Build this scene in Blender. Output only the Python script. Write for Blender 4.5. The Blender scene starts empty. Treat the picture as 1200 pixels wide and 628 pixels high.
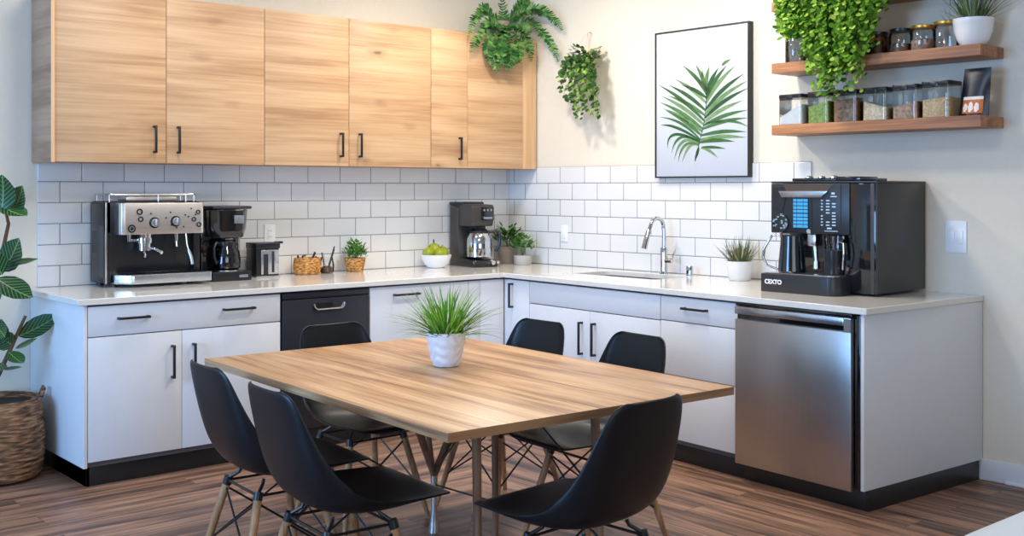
import bpy, bmesh, random
from math import *
from mathutils import Vector, Matrix
random.seed(7)
SC = bpy.context.scene
COL = SC.collection
PI = pi
TH = radians(2)            # the right wall leans 2 degrees off square
RZ = radians(-88)          # right-wall frame: local x along the wall, local -y into the room
RF = radians(-93.04)       # right cabinet run (its fronts are not quite parallel to the wall)
I0 = Vector((-.74, -.82, 0))
CT = .915                  # worktop height

def RW(s, d, z=0):
    return Vector((sin(TH)*s - cos(TH)*d, -cos(TH)*s - sin(TH)*d, z))
def RFp(s, d, z=0):        # d outward from the front line
    return I0 + Vector((cos(RF)*s + sin(RF)*d, sin(RF)*s - cos(RF)*d, z))

CAMP = Vector((-5.2414, -6.1705, 1.44)); AA = radians(40.5)
def at(u, v, y):                        # point on the plane y=const that the photograph shows at (u, v)
    X = (u-600)/1300; zv = -(v-222)/1300
    r = Vector((X*cos(AA)+sin(AA), -X*sin(AA)+cos(AA), zv)); return CAMP + r*((y-CAMP.y)/r.y)

# ------------------------------------------------------------------ materials
def new_mat(name):
    m = bpy.data.materials.new(name); m.use_nodes = True
    nt = m.node_tree; b = nt.nodes['Principled BSDF']
    return m, nt, b
def N(nt, t, **k):
    n = nt.nodes.new(t)
    for a, v in k.items():
        if a.startswith('i_'):
            key = a[2:]
            key = int(key) if key.isdigit() else key.replace('_', ' ')
            n.inputs[key].default_value = v
        else: setattr(n, a, v)
    return n
def lk(nt, a, b): nt.links.new(a, b)
def c4(c): return (c[0], c[1], c[2], 1)
def s2l(r, g, b):
    f = lambda v: (v/255/12.92 if v/255 <= .04045 else ((v/255+.055)/1.055)**2.4)
    return (f(r), f(g), f(b))
def ramp(nt, stops, interp='LINEAR'):
    r = nt.nodes.new('ShaderNodeValToRGB'); r.color_ramp.interpolation = interp
    e = r.color_ramp.elements
    while len(e) < len(stops): e.new(.5)
    for i, (p, c) in enumerate(stops): e[i].position = p; e[i].color = c4(c)
    return r
def plain(name, col, rough=.5, metal=0, spec=.5, noise=.04, nscale=30, bump=0, bscale=200, coat=0, emit=None, es=0, sheen=0):
    m, nt, b = new_mat(name)
    tc = N(nt, 'ShaderNodeTexCoord')
    nz = N(nt, 'ShaderNodeTexNoise'); nz.inputs['Scale'].default_value = nscale; nz.inputs['Detail'].default_value = 3
    lk(nt, tc.outputs['Object'], nz.inputs['Vector'])
    lo = tuple(max(0, v*(1-noise)) for v in col); hi = tuple(min(1, v*(1+noise)) for v in col)
    r = ramp(nt, [(.3, lo), (.7, hi)]); lk(nt, nz.outputs['Fac'], r.inputs['Fac'])
    lk(nt, r.outputs['Color'], b.inputs['Base Color'])
    b.inputs['Roughness'].default_value = rough; b.inputs['Metallic'].default_value = metal
    b.inputs['Specular IOR Level'].default_value = spec; b.inputs['Coat Weight'].default_value = coat
    if bump:
        n2 = N(nt, 'ShaderNodeTexNoise'); n2.inputs['Scale'].default_value = bscale
        lk(nt, tc.outputs['Object'], n2.inputs['Vector'])
        bp = N(nt, 'ShaderNodeBump'); bp.inputs['Strength'].default_value = bump; bp.inputs['Distance'].default_value = .002
        lk(nt, n2.outputs['Fac'], bp.inputs['Height']); lk(nt, bp.outputs['Normal'], b.inputs['Normal'])
    if emit:
        b.inputs['Emission Color'].default_value = c4(emit); b.inputs['Emission Strength'].default_value = es
    return m
def wood(name, cols, axis=0, along=.9, across=9, rough=.45, knots=0, bump=.1, rand=True, distort=2.2, fine=1.0, fw=.38):
    # cols: dark, mid, light ; grain runs along local axis
    m, nt, b = new_mat(name)
    tc = N(nt, 'ShaderNodeTexCoord'); oi = N(nt, 'ShaderNodeObjectInfo')
    mp = N(nt, 'ShaderNodeMapping')
    sc = [across]*3; sc[axis] = along
    mp.inputs['Scale'].default_value = sc
    off = N(nt, 'ShaderNodeVectorMath', operation='SCALE'); off.inputs[0].default_value = (13.7, 5.1, 9.3)
    lk(nt, oi.outputs['Random'], off.inputs['Scale'])
    ad = N(nt, 'ShaderNodeVectorMath', operation='ADD')
    lk(nt, tc.outputs['Object'], ad.inputs[0])
    if rand: lk(nt, off.outputs[0], ad.inputs[1])
    lk(nt, ad.outputs[0], mp.inputs['Vector'])
    n1 = N(nt, 'ShaderNodeTexNoise'); n1.inputs['Scale'].default_value = 1; n1.inputs['Detail'].default_value = 6; n1.inputs['Distortion'].default_value = distort*.3
    lk(nt, mp.outputs[0], n1.inputs['Vector'])
    mp2 = N(nt, 'ShaderNodeMapping'); s2 = [across*9*fine]*3; s2[axis] = along*2.5; mp2.inputs['Scale'].default_value = s2
    lk(nt, ad.outputs[0], mp2.inputs['Vector'])
    n2 = N(nt, 'ShaderNodeTexNoise'); n2.inputs['Scale'].default_value = 1; n2.inputs['Detail'].default_value = 4
    lk(nt, mp2.outputs[0], n2.inputs['Vector'])
    mx = N(nt, 'ShaderNodeMath', operation='MULTIPLY_ADD'); mx.inputs[1].default_value = fw
    lk(nt, n2.outputs['Fac'], mx.inputs[0])
    sb = N(nt, 'ShaderNodeMath', operation='SUBTRACT'); sb.inputs[1].default_value = fw/2
    lk(nt, n1.outputs['Fac'], sb.inputs[0]); lk(nt, sb.outputs[0], mx.inputs[2])
    r = ramp(nt, [(.30, cols[0]), (.48, cols[1]), (.68, cols[2])]); lk(nt, mx.outputs[0], r.inputs['Fac'])
    out = r.outputs['Color']
    if knots:
        mk = N(nt, 'ShaderNodeMapping'); sk = [knots*1.5]*3; sk[axis] = knots*.62; mk.inputs['Scale'].default_value = sk
        lk(nt, ad.outputs[0], mk.inputs['Vector'])
        nd = N(nt, 'ShaderNodeTexNoise'); nd.inputs['Scale'].default_value = 4
        lk(nt, mk.outputs[0], nd.inputs['Vector'])
        av = N(nt, 'ShaderNodeVectorMath', operation='MULTIPLY_ADD'); av.inputs[1].default_value = (.16, .16, .16)
        lk(nt, nd.outputs['Color'], av.inputs[0]); lk(nt, mk.outputs[0], av.inputs[2])
        vo = N(nt, 'ShaderNodeTexVoronoi'); vo.inputs['Scale'].default_value = 1; vo.inputs['Randomness'].default_value = 1
        lk(nt, av.outputs[0], vo.inputs['Vector'])
        kr = ramp(nt, [(.0, (.1, .1, .1)), (.025, (.25, .25, .25)), (.06, (.75, .75, .75)), (.16, (1, 1, 1))]); lk(nt, vo.outputs['Distance'], kr.inputs['Fac'])
        mm = N(nt, 'ShaderNodeMix', data_type='RGBA', blend_type='MIX')
        lk(nt, kr.outputs['Color'], mm.inputs[0]); mm.inputs[6].default_value = c4(tuple(v*.28 for v in cols[0])); lk(nt, out, mm.inputs[7])
        out = mm.outputs[2]
    lk(nt, out, b.inputs['Base Color'])
    b.inputs['Roughness'].default_value = rough; b.inputs['Specular IOR Level'].default_value = .35
    bp = N(nt, 'ShaderNodeBump'); bp.inputs['Strength'].default_value = bump; bp.inputs['Distance'].default_value = .002
    lk(nt, n2.outputs['Fac'], bp.inputs['Height']); lk(nt, bp.outputs['Normal'], b.inputs['Normal'])
    return m
def leafmat(name, a, bcol, c, rough=.4, trans=.25, stripe=None):
    m, nt, b = new_mat(name)
    g = N(nt, 'ShaderNodeNewGeometry')
    r = ramp(nt, [(0, a), (.5, bcol), (1, c)]); lk(nt, g.outputs['Random Per Island'], r.inputs['Fac'])
    tc = N(nt, 'ShaderNodeTexCoord'); nz = N(nt, 'ShaderNodeTexNoise'); nz.inputs['Scale'].default_value = 35
    lk(nt, tc.outputs['Object'], nz.inputs['Vector'])
    mx = N(nt, 'ShaderNodeMix', data_type='RGBA', blend_type='MULTIPLY'); mx.inputs[0].default_value = .6
    rr = ramp(nt, [(.3, (.6, .6, .6)), (.7, (1.25, 1.25, 1.2))]); lk(nt, nz.outputs['Fac'], rr.inputs['Fac'])
    lk(nt, r.outputs['Color'], mx.inputs[6]); lk(nt, rr.outputs['Color'], mx.inputs[7])
    lk(nt, mx.outputs[2], b.inputs['Base Color'])
    b.inputs['Roughness'].default_value = rough
    b.inputs['Specular IOR Level'].default_value = .4
    if trans:
        tr = N(nt, 'ShaderNodeBsdfTranslucent'); lk(nt, mx.outputs[2], tr.inputs['Color'])
        ms = N(nt, 'ShaderNodeMixShader'); ms.inputs[0].default_value = trans
        lk(nt, b.outputs[0], ms.inputs[1]); lk(nt, tr.outputs[0], ms.inputs[2])
        lk(nt, ms.outputs[0], nt.nodes['Material Output'].inputs['Surface'])
    return m
def glassmat(name, tint=(.95, .97, .97), rough=.02, alpha=.22):
    # thin clear container wall: mostly see-through with a mirror coat
    m, nt, b = new_mat(name)
    tc = N(nt, 'ShaderNodeTexCoord'); nz = N(nt, 'ShaderNodeTexNoise'); nz.inputs['Scale'].default_value = 8
    lk(nt, tc.outputs['Object'], nz.inputs['Vector'])
    tr = N(nt, 'ShaderNodeBsdfTransparent'); tr.inputs['Color'].default_value = c4(tint)
    gl = N(nt, 'ShaderNodeBsdfGlossy'); gl.inputs['Roughness'].default_value = rough
    lw = N(nt, 'ShaderNodeLayerWeight'); lw.inputs['Blend'].default_value = alpha
    ma = N(nt, 'ShaderNodeMath', operation='MULTIPLY_ADD'); ma.inputs[1].default_value = .1; ma.use_clamp = True
    lk(nt, nz.outputs['Fac'], ma.inputs[0]); lk(nt, lw.outputs['Fresnel'], ma.inputs[2])
    ms = N(nt, 'ShaderNodeMixShader'); lk(nt, ma.outputs[0], ms.inputs[0])
    lk(nt, tr.outputs[0], ms.inputs[1]); lk(nt, gl.outputs[0], ms.inputs[2])
    lk(nt, ms.outputs[0], nt.nodes['Material Output'].inputs['Surface'])
    return m
def steel(name, col=(.62, .62, .63), rough=.28, axis=2, streak=.25):
    m, nt, b = new_mat(name)
    tc = N(nt, 'ShaderNodeTexCoord'); mp = N(nt, 'ShaderNodeMapping')
    s = [400, 400, 400]; s[axis] = 4; mp.inputs['Scale'].default_value = s
    lk(nt, tc.outputs['Object'], mp.inputs['Vector'])
    nz = N(nt, 'ShaderNodeTexNoise'); nz.inputs['Scale'].default_value = 1; nz.inputs['Detail'].default_value = 3
    lk(nt, mp.outputs[0], nz.inputs['Vector'])
    r = ramp(nt, [(.3, tuple(v*(1-streak*.5) for v in col)), (.7, tuple(min(1, v*(1+streak*.3)) for v in col))])
    lk(nt, nz.outputs['Fac'], r.inputs['Fac']); lk(nt, r.outputs['Color'], b.inputs['Base Color'])
    b.inputs['Metallic'].default_value = 1; b.inputs['Roughness'].default_value = rough
    bp = N(nt, 'ShaderNodeBump'); bp.inputs['Strength'].default_value = .04; bp.inputs['Distance'].default_value = .001
    lk(nt, nz.outputs['Fac'], bp.inputs['Height']); lk(nt, bp.outputs['Normal'], b.inputs['Normal'])
    return m
def wicker(name, cols, ring=60, spoke=40):
    m, nt, b = new_mat(name)
    tc = N(nt, 'ShaderNodeTexCoord')
    mp = N(nt, 'ShaderNodeMapping'); mp.inputs['Scale'].default_value = (spoke, spoke, ring)
    lk(nt, tc.outputs['Object'], mp.inputs['Vector'])
    nz = N(nt, 'ShaderNodeTexNoise'); nz.inputs['Scale'].default_value = 1; nz.inputs['Detail'].default_value = 4
    lk(nt, mp.outputs[0], nz.inputs['Vector'])
    r = ramp(nt, [(.32, cols[0]), (.5, cols[1]), (.66, cols[2])]); lk(nt, nz.outputs['Fac'], r.inputs['Fac'])
    lk(nt, r.outputs['Color'], b.inputs['Base Color']); b.inputs['Roughness'].default_value = .7
    bp = N(nt, 'ShaderNodeBump'); bp.inputs['Strength'].default_value = .8; bp.inputs['Distance'].default_value = .006
    lk(nt, nz.outputs['Fac'], bp.inputs['Height']); lk(nt, bp.outputs['Normal'], b.inputs['Normal'])
    return m
def tilemat(name, xoff):
    m, nt, b = new_mat(name)
    tc = N(nt, 'ShaderNodeTexCoord'); sp = N(nt, 'ShaderNodeSeparateXYZ'); lk(nt, tc.outputs['Object'], sp.inputs[0])
    ax = N(nt, 'ShaderNodeMath', operation='ADD'); ax.inputs[1].default_value = xoff; lk(nt, sp.outputs[0], ax.inputs[0])
    cb = N(nt, 'ShaderNodeCombineXYZ'); lk(nt, ax.outputs[0], cb.inputs[0]); lk(nt, sp.outputs[2], cb.inputs[1])
    br = N(nt, 'ShaderNodeTexBrick'); lk(nt, cb.outputs[0], br.inputs['Vector'])
    br.inputs['Scale'].default_value = 1; br.inputs['Brick Width'].default_value = .235; br.inputs['Row Height'].default_value = .1135
    br.inputs['Mortar Size'].default_value = .0024; br.inputs['Mortar Smooth'].default_value = .15
    br.inputs['Color1'].default_value = c4((.72, .72, .72)); br.inputs['Color2'].default_value = c4((.75, .755, .76)); br.inputs['Mortar'].default_value = c4((.20, .20, .21))
    lk(nt, br.outputs['Color'], b.inputs['Base Color'])
    rr = ramp(nt, [(0, (.13, .13, .13)), (1, (.8, .8, .8))]); lk(nt, br.outputs['Fac'], rr.inputs['Fac']); lk(nt, rr.outputs['Color'], b.inputs['Roughness'])
    b2 = N(nt, 'ShaderNodeTexBrick'); lk(nt, cb.outputs[0], b2.inputs['Vector'])
    b2.inputs['Scale'].default_value = 1; b2.inputs['Brick Width'].default_value = .235; b2.inputs['Row Height'].default_value = .1135
    b2.inputs['Mortar Size'].default_value = .006; b2.inputs['Mortar Smooth'].default_value = 1
    inv = N(nt, 'ShaderNodeMath', operation='SUBTRACT'); inv.inputs[0].default_value = 1; lk(nt, b2.outputs['Fac'], inv.inputs[1])
    bp = N(nt, 'ShaderNodeBump'); bp.inputs['Strength'].default_value = .5; bp.inputs['Distance'].default_value = .004
    lk(nt, inv.outputs[0], bp.inputs['Height']); lk(nt, bp.outputs['Normal'], b.inputs['Normal'])
    return m
def floormat():
    m, nt, b = new_mat('floor_planks')
    tc = N(nt, 'ShaderNodeTexCoord'); sp = N(nt, 'ShaderNodeSeparateXYZ'); lk(nt, tc.outputs['Object'], sp.inputs[0])
    # the boards turn the corner of the kitchen along a mitre under the table
    ln = N(nt, 'ShaderNodeVectorMath', operation='DOT_PRODUCT'); ln.inputs[1].default_value = (-.771, .637, 0)
    lk(nt, tc.outputs['Object'], ln.inputs[0])
    gt = N(nt, 'ShaderNodeMath', operation='GREATER_THAN'); gt.inputs[1].default_value = -.771*-.95 + .637*-.82
    lk(nt, ln.outputs['Value'], gt.inputs[0])
    A = N(nt, 'ShaderNodeCombineXYZ'); lk(nt, sp.outputs[1], A.inputs[0]); lk(nt, sp.outputs[0], A.inputs[1])   # along y
    B = N(nt, 'ShaderNodeCombineXYZ'); lk(nt, sp.outputs[0], B.inputs[0]); lk(nt, sp.outputs[1], B.inputs[1])   # along x
    mv = N(nt, 'ShaderNodeMix', data_type='VECTOR'); lk(nt, gt.outputs[0], mv.inputs[0]); lk(nt, A.outputs[0], mv.inputs[4]); lk(nt, B.outputs[0], mv.inputs[5])
    uv = mv.outputs[1]
    br = N(nt, 'ShaderNodeTexBrick'); lk(nt, uv, br.inputs['Vector']); br.inputs['Scale'].default_value = 1
    br.inputs['Brick Width'].default_value = 1.22; br.inputs['Row Height'].default_value = .18; br.offset = .37
    br.inputs['Mortar Size'].default_value = .0012; br.inputs['Color1'].default_value = (0, 0, 0, 1); br.inputs['Color2'].default_value = (1, 1, 1, 1); br.inputs['Mortar'].default_value = (.5, .5, .5, 1)
    ofs = N(nt, 'ShaderNodeVectorMath', operation='SCALE'); ofs.inputs[0].default_value = (7, 3, 11)
    bw = N(nt, 'ShaderNodeRGBToBW'); lk(nt, br.outputs['Color'], bw.inputs[0]); lk(nt, bw.outputs[0], ofs.inputs['Scale'])
    ad = N(nt, 'ShaderNodeVectorMath', operation='ADD'); lk(nt, uv, ad.inputs[0]); lk(nt, ofs.outputs[0], ad.inputs[1])
    mp = N(nt, 'ShaderNodeMapping'); mp.inputs['Scale'].default_value = (.9, 17, 1); lk(nt, ad.outputs[0], mp.inputs['Vector'])
    n1 = N(nt, 'ShaderNodeTexNoise'); n1.inputs['Scale'].default_value = 1; n1.inputs['Detail'].default_value = 7; n1.inputs['Roughness'].default_value = .62; n1.inputs['Distortion'].default_value = .7
    lk(nt, mp.outputs[0], n1.inputs['Vector'])
    r = ramp(nt, [(.30, s2l(50, 40, 37)), (.41, s2l(96, 74, 62)), (.51, s2l(140, 106, 86)), (.63, s2l(172, 134, 108)), (.75, s2l(122, 102, 92))])
    lk(nt, n1.outputs['Fac'], r.inputs['Fac'])
    mp2 = N(nt, 'ShaderNodeMapping'); mp2.inputs['Scale'].default_value = (2.2, 90, 1); lk(nt, ad.outputs[0], mp2.inputs['Vector'])
    n2 = N(nt, 'ShaderNodeTexNoise'); n2.inputs['Scale'].default_value = 1; n2.inputs['Detail'].default_value = 5; lk(nt, mp2.outputs[0], n2.inputs['Vector'])
    r2 = ramp(nt, [(.3, (.55, .55, .57)), (.62, (1.1, 1.08, 1.06))]); lk(nt, n2.outputs['Fac'], r2.inputs['Fac'])
    mm = N(nt, 'ShaderNodeMix', data_type='RGBA', blend_type='MULTIPLY'); mm.inputs[0].default_value = .85
    lk(nt, r.outputs['Color'], mm.inputs[6]); lk(nt, r2.outputs['Color'], mm.inputs[7])
    jm = N(nt, 'ShaderNodeMix', data_type='RGBA'); lk(nt, br.outputs['Fac'], jm.inputs[0]); lk(nt, mm.outputs[2], jm.inputs[6]); jm.inputs[7].default_value = c4(s2l(50, 40, 38))
    lk(nt, jm.outputs[2], b.inputs['Base Color'])
    b.inputs['Roughness'].default_value = .42; b.inputs['Specular IOR Level'].default_value = .4
    bp = N(nt, 'ShaderNodeBump'); bp.inputs['Strength'].default_value = .15; bp.inputs['Distance'].default_value = .002
    lk(nt, n2.outputs['Fac'], bp.inputs['Height']); lk(nt, bp.outputs['Normal'], b.inputs['Normal'])
    return m
def veinleaf(name):
    m, nt, b = new_mat(name)
    uvn = N(nt, 'ShaderNodeUVMap'); sp = N(nt, 'ShaderNodeSeparateXYZ'); lk(nt, uvn.outputs[0], sp.inputs[0])
    ab = N(nt, 'ShaderNodeMath', operation='ABSOLUTE'); lk(nt, sp.outputs[0], ab.inputs[0])
    ma = N(nt, 'ShaderNodeMath', operation='MULTIPLY_ADD'); ma.inputs[1].default_value = -.35; lk(nt, ab.outputs[0], ma.inputs[0]); lk(nt, sp.outputs[1], ma.inputs[2])
    mu = N(nt, 'ShaderNodeMath', operation='MULTIPLY'); mu.inputs[1].default_value = 52; lk(nt, ma.outputs[0], mu.inputs[0])
    sn = N(nt, 'ShaderNodeMath', operation='SINE'); lk(nt, mu.outputs[0], sn.inputs[0])
    r = ramp(nt, [(.55, s2l(24, 62, 34)), (.95, s2l(96, 146, 84))]); lk(nt, sn.outputs[0], r.inputs['Fac'])
    r0 = ramp(nt, [(.0, s2l(150, 185, 120)), (.07, (0, 0, 0))]); lk(nt, ab.outputs[0], r0.inputs['Fac'])
    mx = N(nt, 'ShaderNodeMix', data_type='RGBA', blend_type='LIGHTEN'); mx.inputs[0].default_value = 1
    lk(nt, r.outputs['Color'], mx.inputs[6]); lk(nt, r0.outputs['Color'], mx.inputs[7])
    g = N(nt, 'ShaderNodeNewGeometry'); rr = ramp(nt, [(0, (.55, .6, .6)), (1, (1.15, 1.15, .95))]); lk(nt, g.outputs['Random Per Island'], rr.inputs['Fac'])
    m2 = N(nt, 'ShaderNodeMix', data_type='RGBA', blend_type='MULTIPLY'); m2.inputs[0].default_value = 1
    lk(nt, mx.outputs[2], m2.inputs[6]); lk(nt, rr.outputs['Color'], m2.inputs[7])
    lk(nt, m2.outputs[2], b.inputs['Base Color']); b.inputs['Roughness'].default_value = .35
    return m

M = {}
M['wall'] = plain('wall_paint', s2l(224, 216, 200), .75, noise=.015, bump=.05, bscale=120)
M['ceiling'] = plain('ceiling_paint', (.85, .84, .82), .8)
M['base_white'] = plain('trim_paint', s2l(228, 232, 238), .4, noise=.01)
M['cab'] = plain('white_cabinet_laminate', s2l(222, 224, 228), .33, noise=.01)
M['cab_in'] = plain('cabinet_carcass_dark', (.10, .10, .105), .6)
M['kick'] = plain('black_toe_kick', (.012, .012, .013), .35)
M['black'] = plain('matte_black_metal', (.012, .012, .013), .38, noise=.1)
M['blackgloss'] = plain('gloss_black_plastic', (.008, .009, .011), .08, noise=.1, coat=.5)
M['blackplastic'] = plain('satin_black_plastic', (.008, .009, .012), .3, noise=.1)
M['charcoal'] = plain('charcoal_plastic', (.018, .020, .026), .35, noise=.05)
M['graphite'] = plain('graphite_painted_metal', (.045, .044, .043), .36, metal=.3, noise=.03)
M['greymetal'] = plain('warm_grey_plastic', (.058, .052, .049), .4, metal=.3, noise=.04)
M['shell'] = plain('chair_black_polypropylene', (.006, .0075, .011), .36, noise=.08, bump=.12, bscale=900, spec=.38)
M['chrome'] = plain('chrome', (.58, .585, .60), .07, metal=1, noise=.02)
M['steel'] = steel('brushed_steel', (.74, .70, .67), .36, 0)
M['steelv'] = steel('brushed_steel_panel', (.50, .47, .455), .34, 2, .12)
M['alu'] = plain('satin_aluminium', (.62, .63, .66), .25, metal=1, noise=.03)
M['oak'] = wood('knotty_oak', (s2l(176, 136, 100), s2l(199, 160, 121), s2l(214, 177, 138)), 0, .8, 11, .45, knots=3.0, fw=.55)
M['oak_side'] = wood('oak_side_shaded', (s2l(150, 116, 92), s2l(172, 138, 112), s2l(190, 156, 128)), 1, .9, 9, .5)  # same oak, darkened: the shade on the side is put into the colour
M['oak_edge'] = wood('oak_edge_band', (s2l(206, 166, 124), s2l(222, 182, 140), s2l(232, 196, 156)), 2, .9, 20, .45)
M['sinksteel'] = steel('dark_basin_steel', (.10, .12, .16), .35, 0)
M['walnut'] = wood('walnut_shelf', (s2l(120, 78, 50), s2l(158, 108, 74), s2l(186, 134, 96)), 0, 1.4, 16, .45)
M['tabletop'] = wood('table_laminate', (s2l(132, 92, 62), s2l(188, 143, 102), s2l(218, 178, 134)), 0, 1.0, 12, .35, distort=3, fw=.5)
M['tableedge'] = wood('table_edge_band', (s2l(128, 92, 64), s2l(160, 120, 86), s2l(178, 138, 100)), 1, 1.2, 20, .4)
M['legwood'] = wood('beech_leg', (s2l(140, 98, 64), s2l(176, 130, 90), s2l(196, 152, 112)), 2, 2, 30, .45)
M['tableleg'] = wood('table_leg_wood', (s2l(112, 82, 62), s2l(140, 106, 82), s2l(160, 124, 98)), 2, 2, 30, .45)
M['quartz'] = plain('quartz_worktop', s2l(226, 223, 217), .12, noise=.02, nscale=60, coat=.3)
M['tileL'] = tilemat('subway_tile_left', 1.673 + .235*40)
M['tileR'] = tilemat('subway_tile_right', -.301 + .235*40)
M['floor'] = floormat()
M['glass'] = glassmat('clear_glass')
M['glassdark'] = glassmat('smoked_glass', (.42, .45, .48), .03, .3)
M['glassamber'] = glassmat('brown_glass', (.62, .42, .26), .03, .3)
M['ceramic'] = plain('white_ceramic', s2l(236, 236, 236), .22, noise=.01)
M['ceramicblue'] = plain('matte_white_ceramic', s2l(232, 234, 240), .45, noise=.02)
M['stoneware'] = plain('taupe_stoneware', s2l(150, 138, 128), .6, noise=.05)
M['concrete'] = plain('light_grey_pot', s2l(186, 182, 176), .65, noise=.05)
M['soil'] = plain('potting_soil', (.02, .014, .01), .9, noise=.5, nscale=80, bump=.8, bscale=150)
M['wicker'] = wicker('water_hyacinth_weave', (s2l(52, 34, 22), s2l(128, 88, 56), s2l(184, 140, 96)), 95, 13)
M['wickerlight'] = wicker('golden_weave', (s2l(110, 66, 24), s2l(190, 130, 62), s2l(226, 176, 104)), 110, 60)
M['plate'] = plain('white_switch_plastic', s2l(236, 238, 242), .3, noise=.01)
M['blade'] = leafmat('grass_blades', s2l(48, 104, 30), s2l(92, 158, 44), s2l(156, 204, 84))
M['spiky'] = leafmat('spiky_grey_green', s2l(52, 84, 52), s2l(96, 128, 84), s2l(150, 168, 120))
M['spikyred'] = leafmat('spiky_tinged', s2l(60, 96, 56), s2l(116, 140, 92), s2l(150, 110, 96))
M['trail'] = leafmat('trailing_leaves', s2l(44, 92, 20), s2l(112, 168, 46), s2l(196, 226, 104), trans=.35)
M['ivy'] = leafmat('ivy_leaves', s2l(28, 66, 30), s2l(64, 112, 46), s2l(150, 178, 86))
M['fern'] = leafmat('fern_fronds', s2l(20, 62, 28), s2l(52, 112, 50), s2l(126, 172, 90))
M['herb'] = leafmat('herb_leaves', s2l(30, 88, 30), s2l(74, 140, 50), s2l(130, 182, 84))
M['darkleaf'] = leafmat('dark_leaves', s2l(20, 60, 24), s2l(50, 104, 40), s2l(110, 160, 70))
M['rubber'] = veinleaf('veined_leaf')
M['stem'] = plain('woody_stem', s2l(96, 70, 46), .8, noise=.2)
M['greenstem'] = plain('green_stem', s2l(84, 116, 52), .6, noise=.1)
M['string'] = plain('cotton_cord', s2l(206, 178, 150), .9)
M['fruit'] = plain('green_fruit_skin', s2l(150, 160, 30), .35, noise=.22, nscale=22)
M['canvas'] = None
M['artgreen'] = leafmat('printed_leaf', s2l(34, 76, 40), s2l(66, 112, 62), s2l(122, 152, 104), rough=.6, trans=0)
M['artgrey'] = plain('printed_grey_line', s2l(190, 194, 196), .6)
M['screen'] = plain('blue_display', (.02, .1, .2), .2, emit=s2l(70, 175, 235), es=.75)
M['screendark'] = plain('display_gaps', (.01, .03, .05), .2)
M['led'] = plain('button_legend', s2l(170, 195, 210), .4, emit=s2l(150, 190, 215), es=.25)
M['bronze'] = plain('bronze_visor', s2l(110, 92, 78), .3, metal=.8)
M['flour'] = plain('flour', s2l(238, 236, 232), .9)
M['matcha'] = plain('green_lentils', s2l(150, 172, 88), .9, noise=.35, nscale=90, bump=.8, bscale=260)
M['grain'] = plain('pale_grain', s2l(214, 194, 164), .9, noise=.3, nscale=100, bump=.8, bscale=300)
M['chick'] = plain('speckled_beans', s2l(176, 142, 116), .9, noise=.5, nscale=70, bump=1, bscale=160)
M['oats'] = plain('rolled_oats', s2l(206, 176, 132), .9, noise=.32, nscale=90, bump=.8, bscale=260)
M['granola'] = plain('brown_granola', s2l(146, 112, 80), .9, noise=.6, nscale=55, bump=1, bscale=160)
M['coffee'] = plain('brown_contents', s2l(96, 62, 40), .8, noise=.4, nscale=120)
M['navybag'] = plain('navy_foil', s2l(22, 26, 40), .28, noise=.3, nscale=20, bump=.5, bscale=14)
M['orange'] = plain('orange_label', s2l(206, 110, 42), .5, noise=.15, nscale=60)
M['cream'] = plain('cream_label', s2l(240, 232, 222), .5)
M['goldlid'] = plain('brass_lid', s2l(206, 160, 70), .3, metal=.8)
M['whitetable'] = plain('white_table_laminate', s2l(226, 230, 230), .35, noise=.01)
M['sticker'] = plain('silver_badge', s2l(150, 156, 164), .3, metal=.6)
M['logo'] = plain('white_print', s2l(236, 238, 240), .5)
M['water'] = plain('dark_coffee', (.01, .007, .005), .1)
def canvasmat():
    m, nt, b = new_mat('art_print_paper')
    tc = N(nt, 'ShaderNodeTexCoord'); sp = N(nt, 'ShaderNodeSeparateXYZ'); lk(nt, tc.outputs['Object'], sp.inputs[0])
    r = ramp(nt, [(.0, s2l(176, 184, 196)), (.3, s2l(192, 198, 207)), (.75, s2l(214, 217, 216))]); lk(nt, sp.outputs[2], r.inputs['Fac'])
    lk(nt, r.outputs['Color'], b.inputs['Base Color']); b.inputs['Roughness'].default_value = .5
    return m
M['canvas'] = canvasmat()

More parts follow.
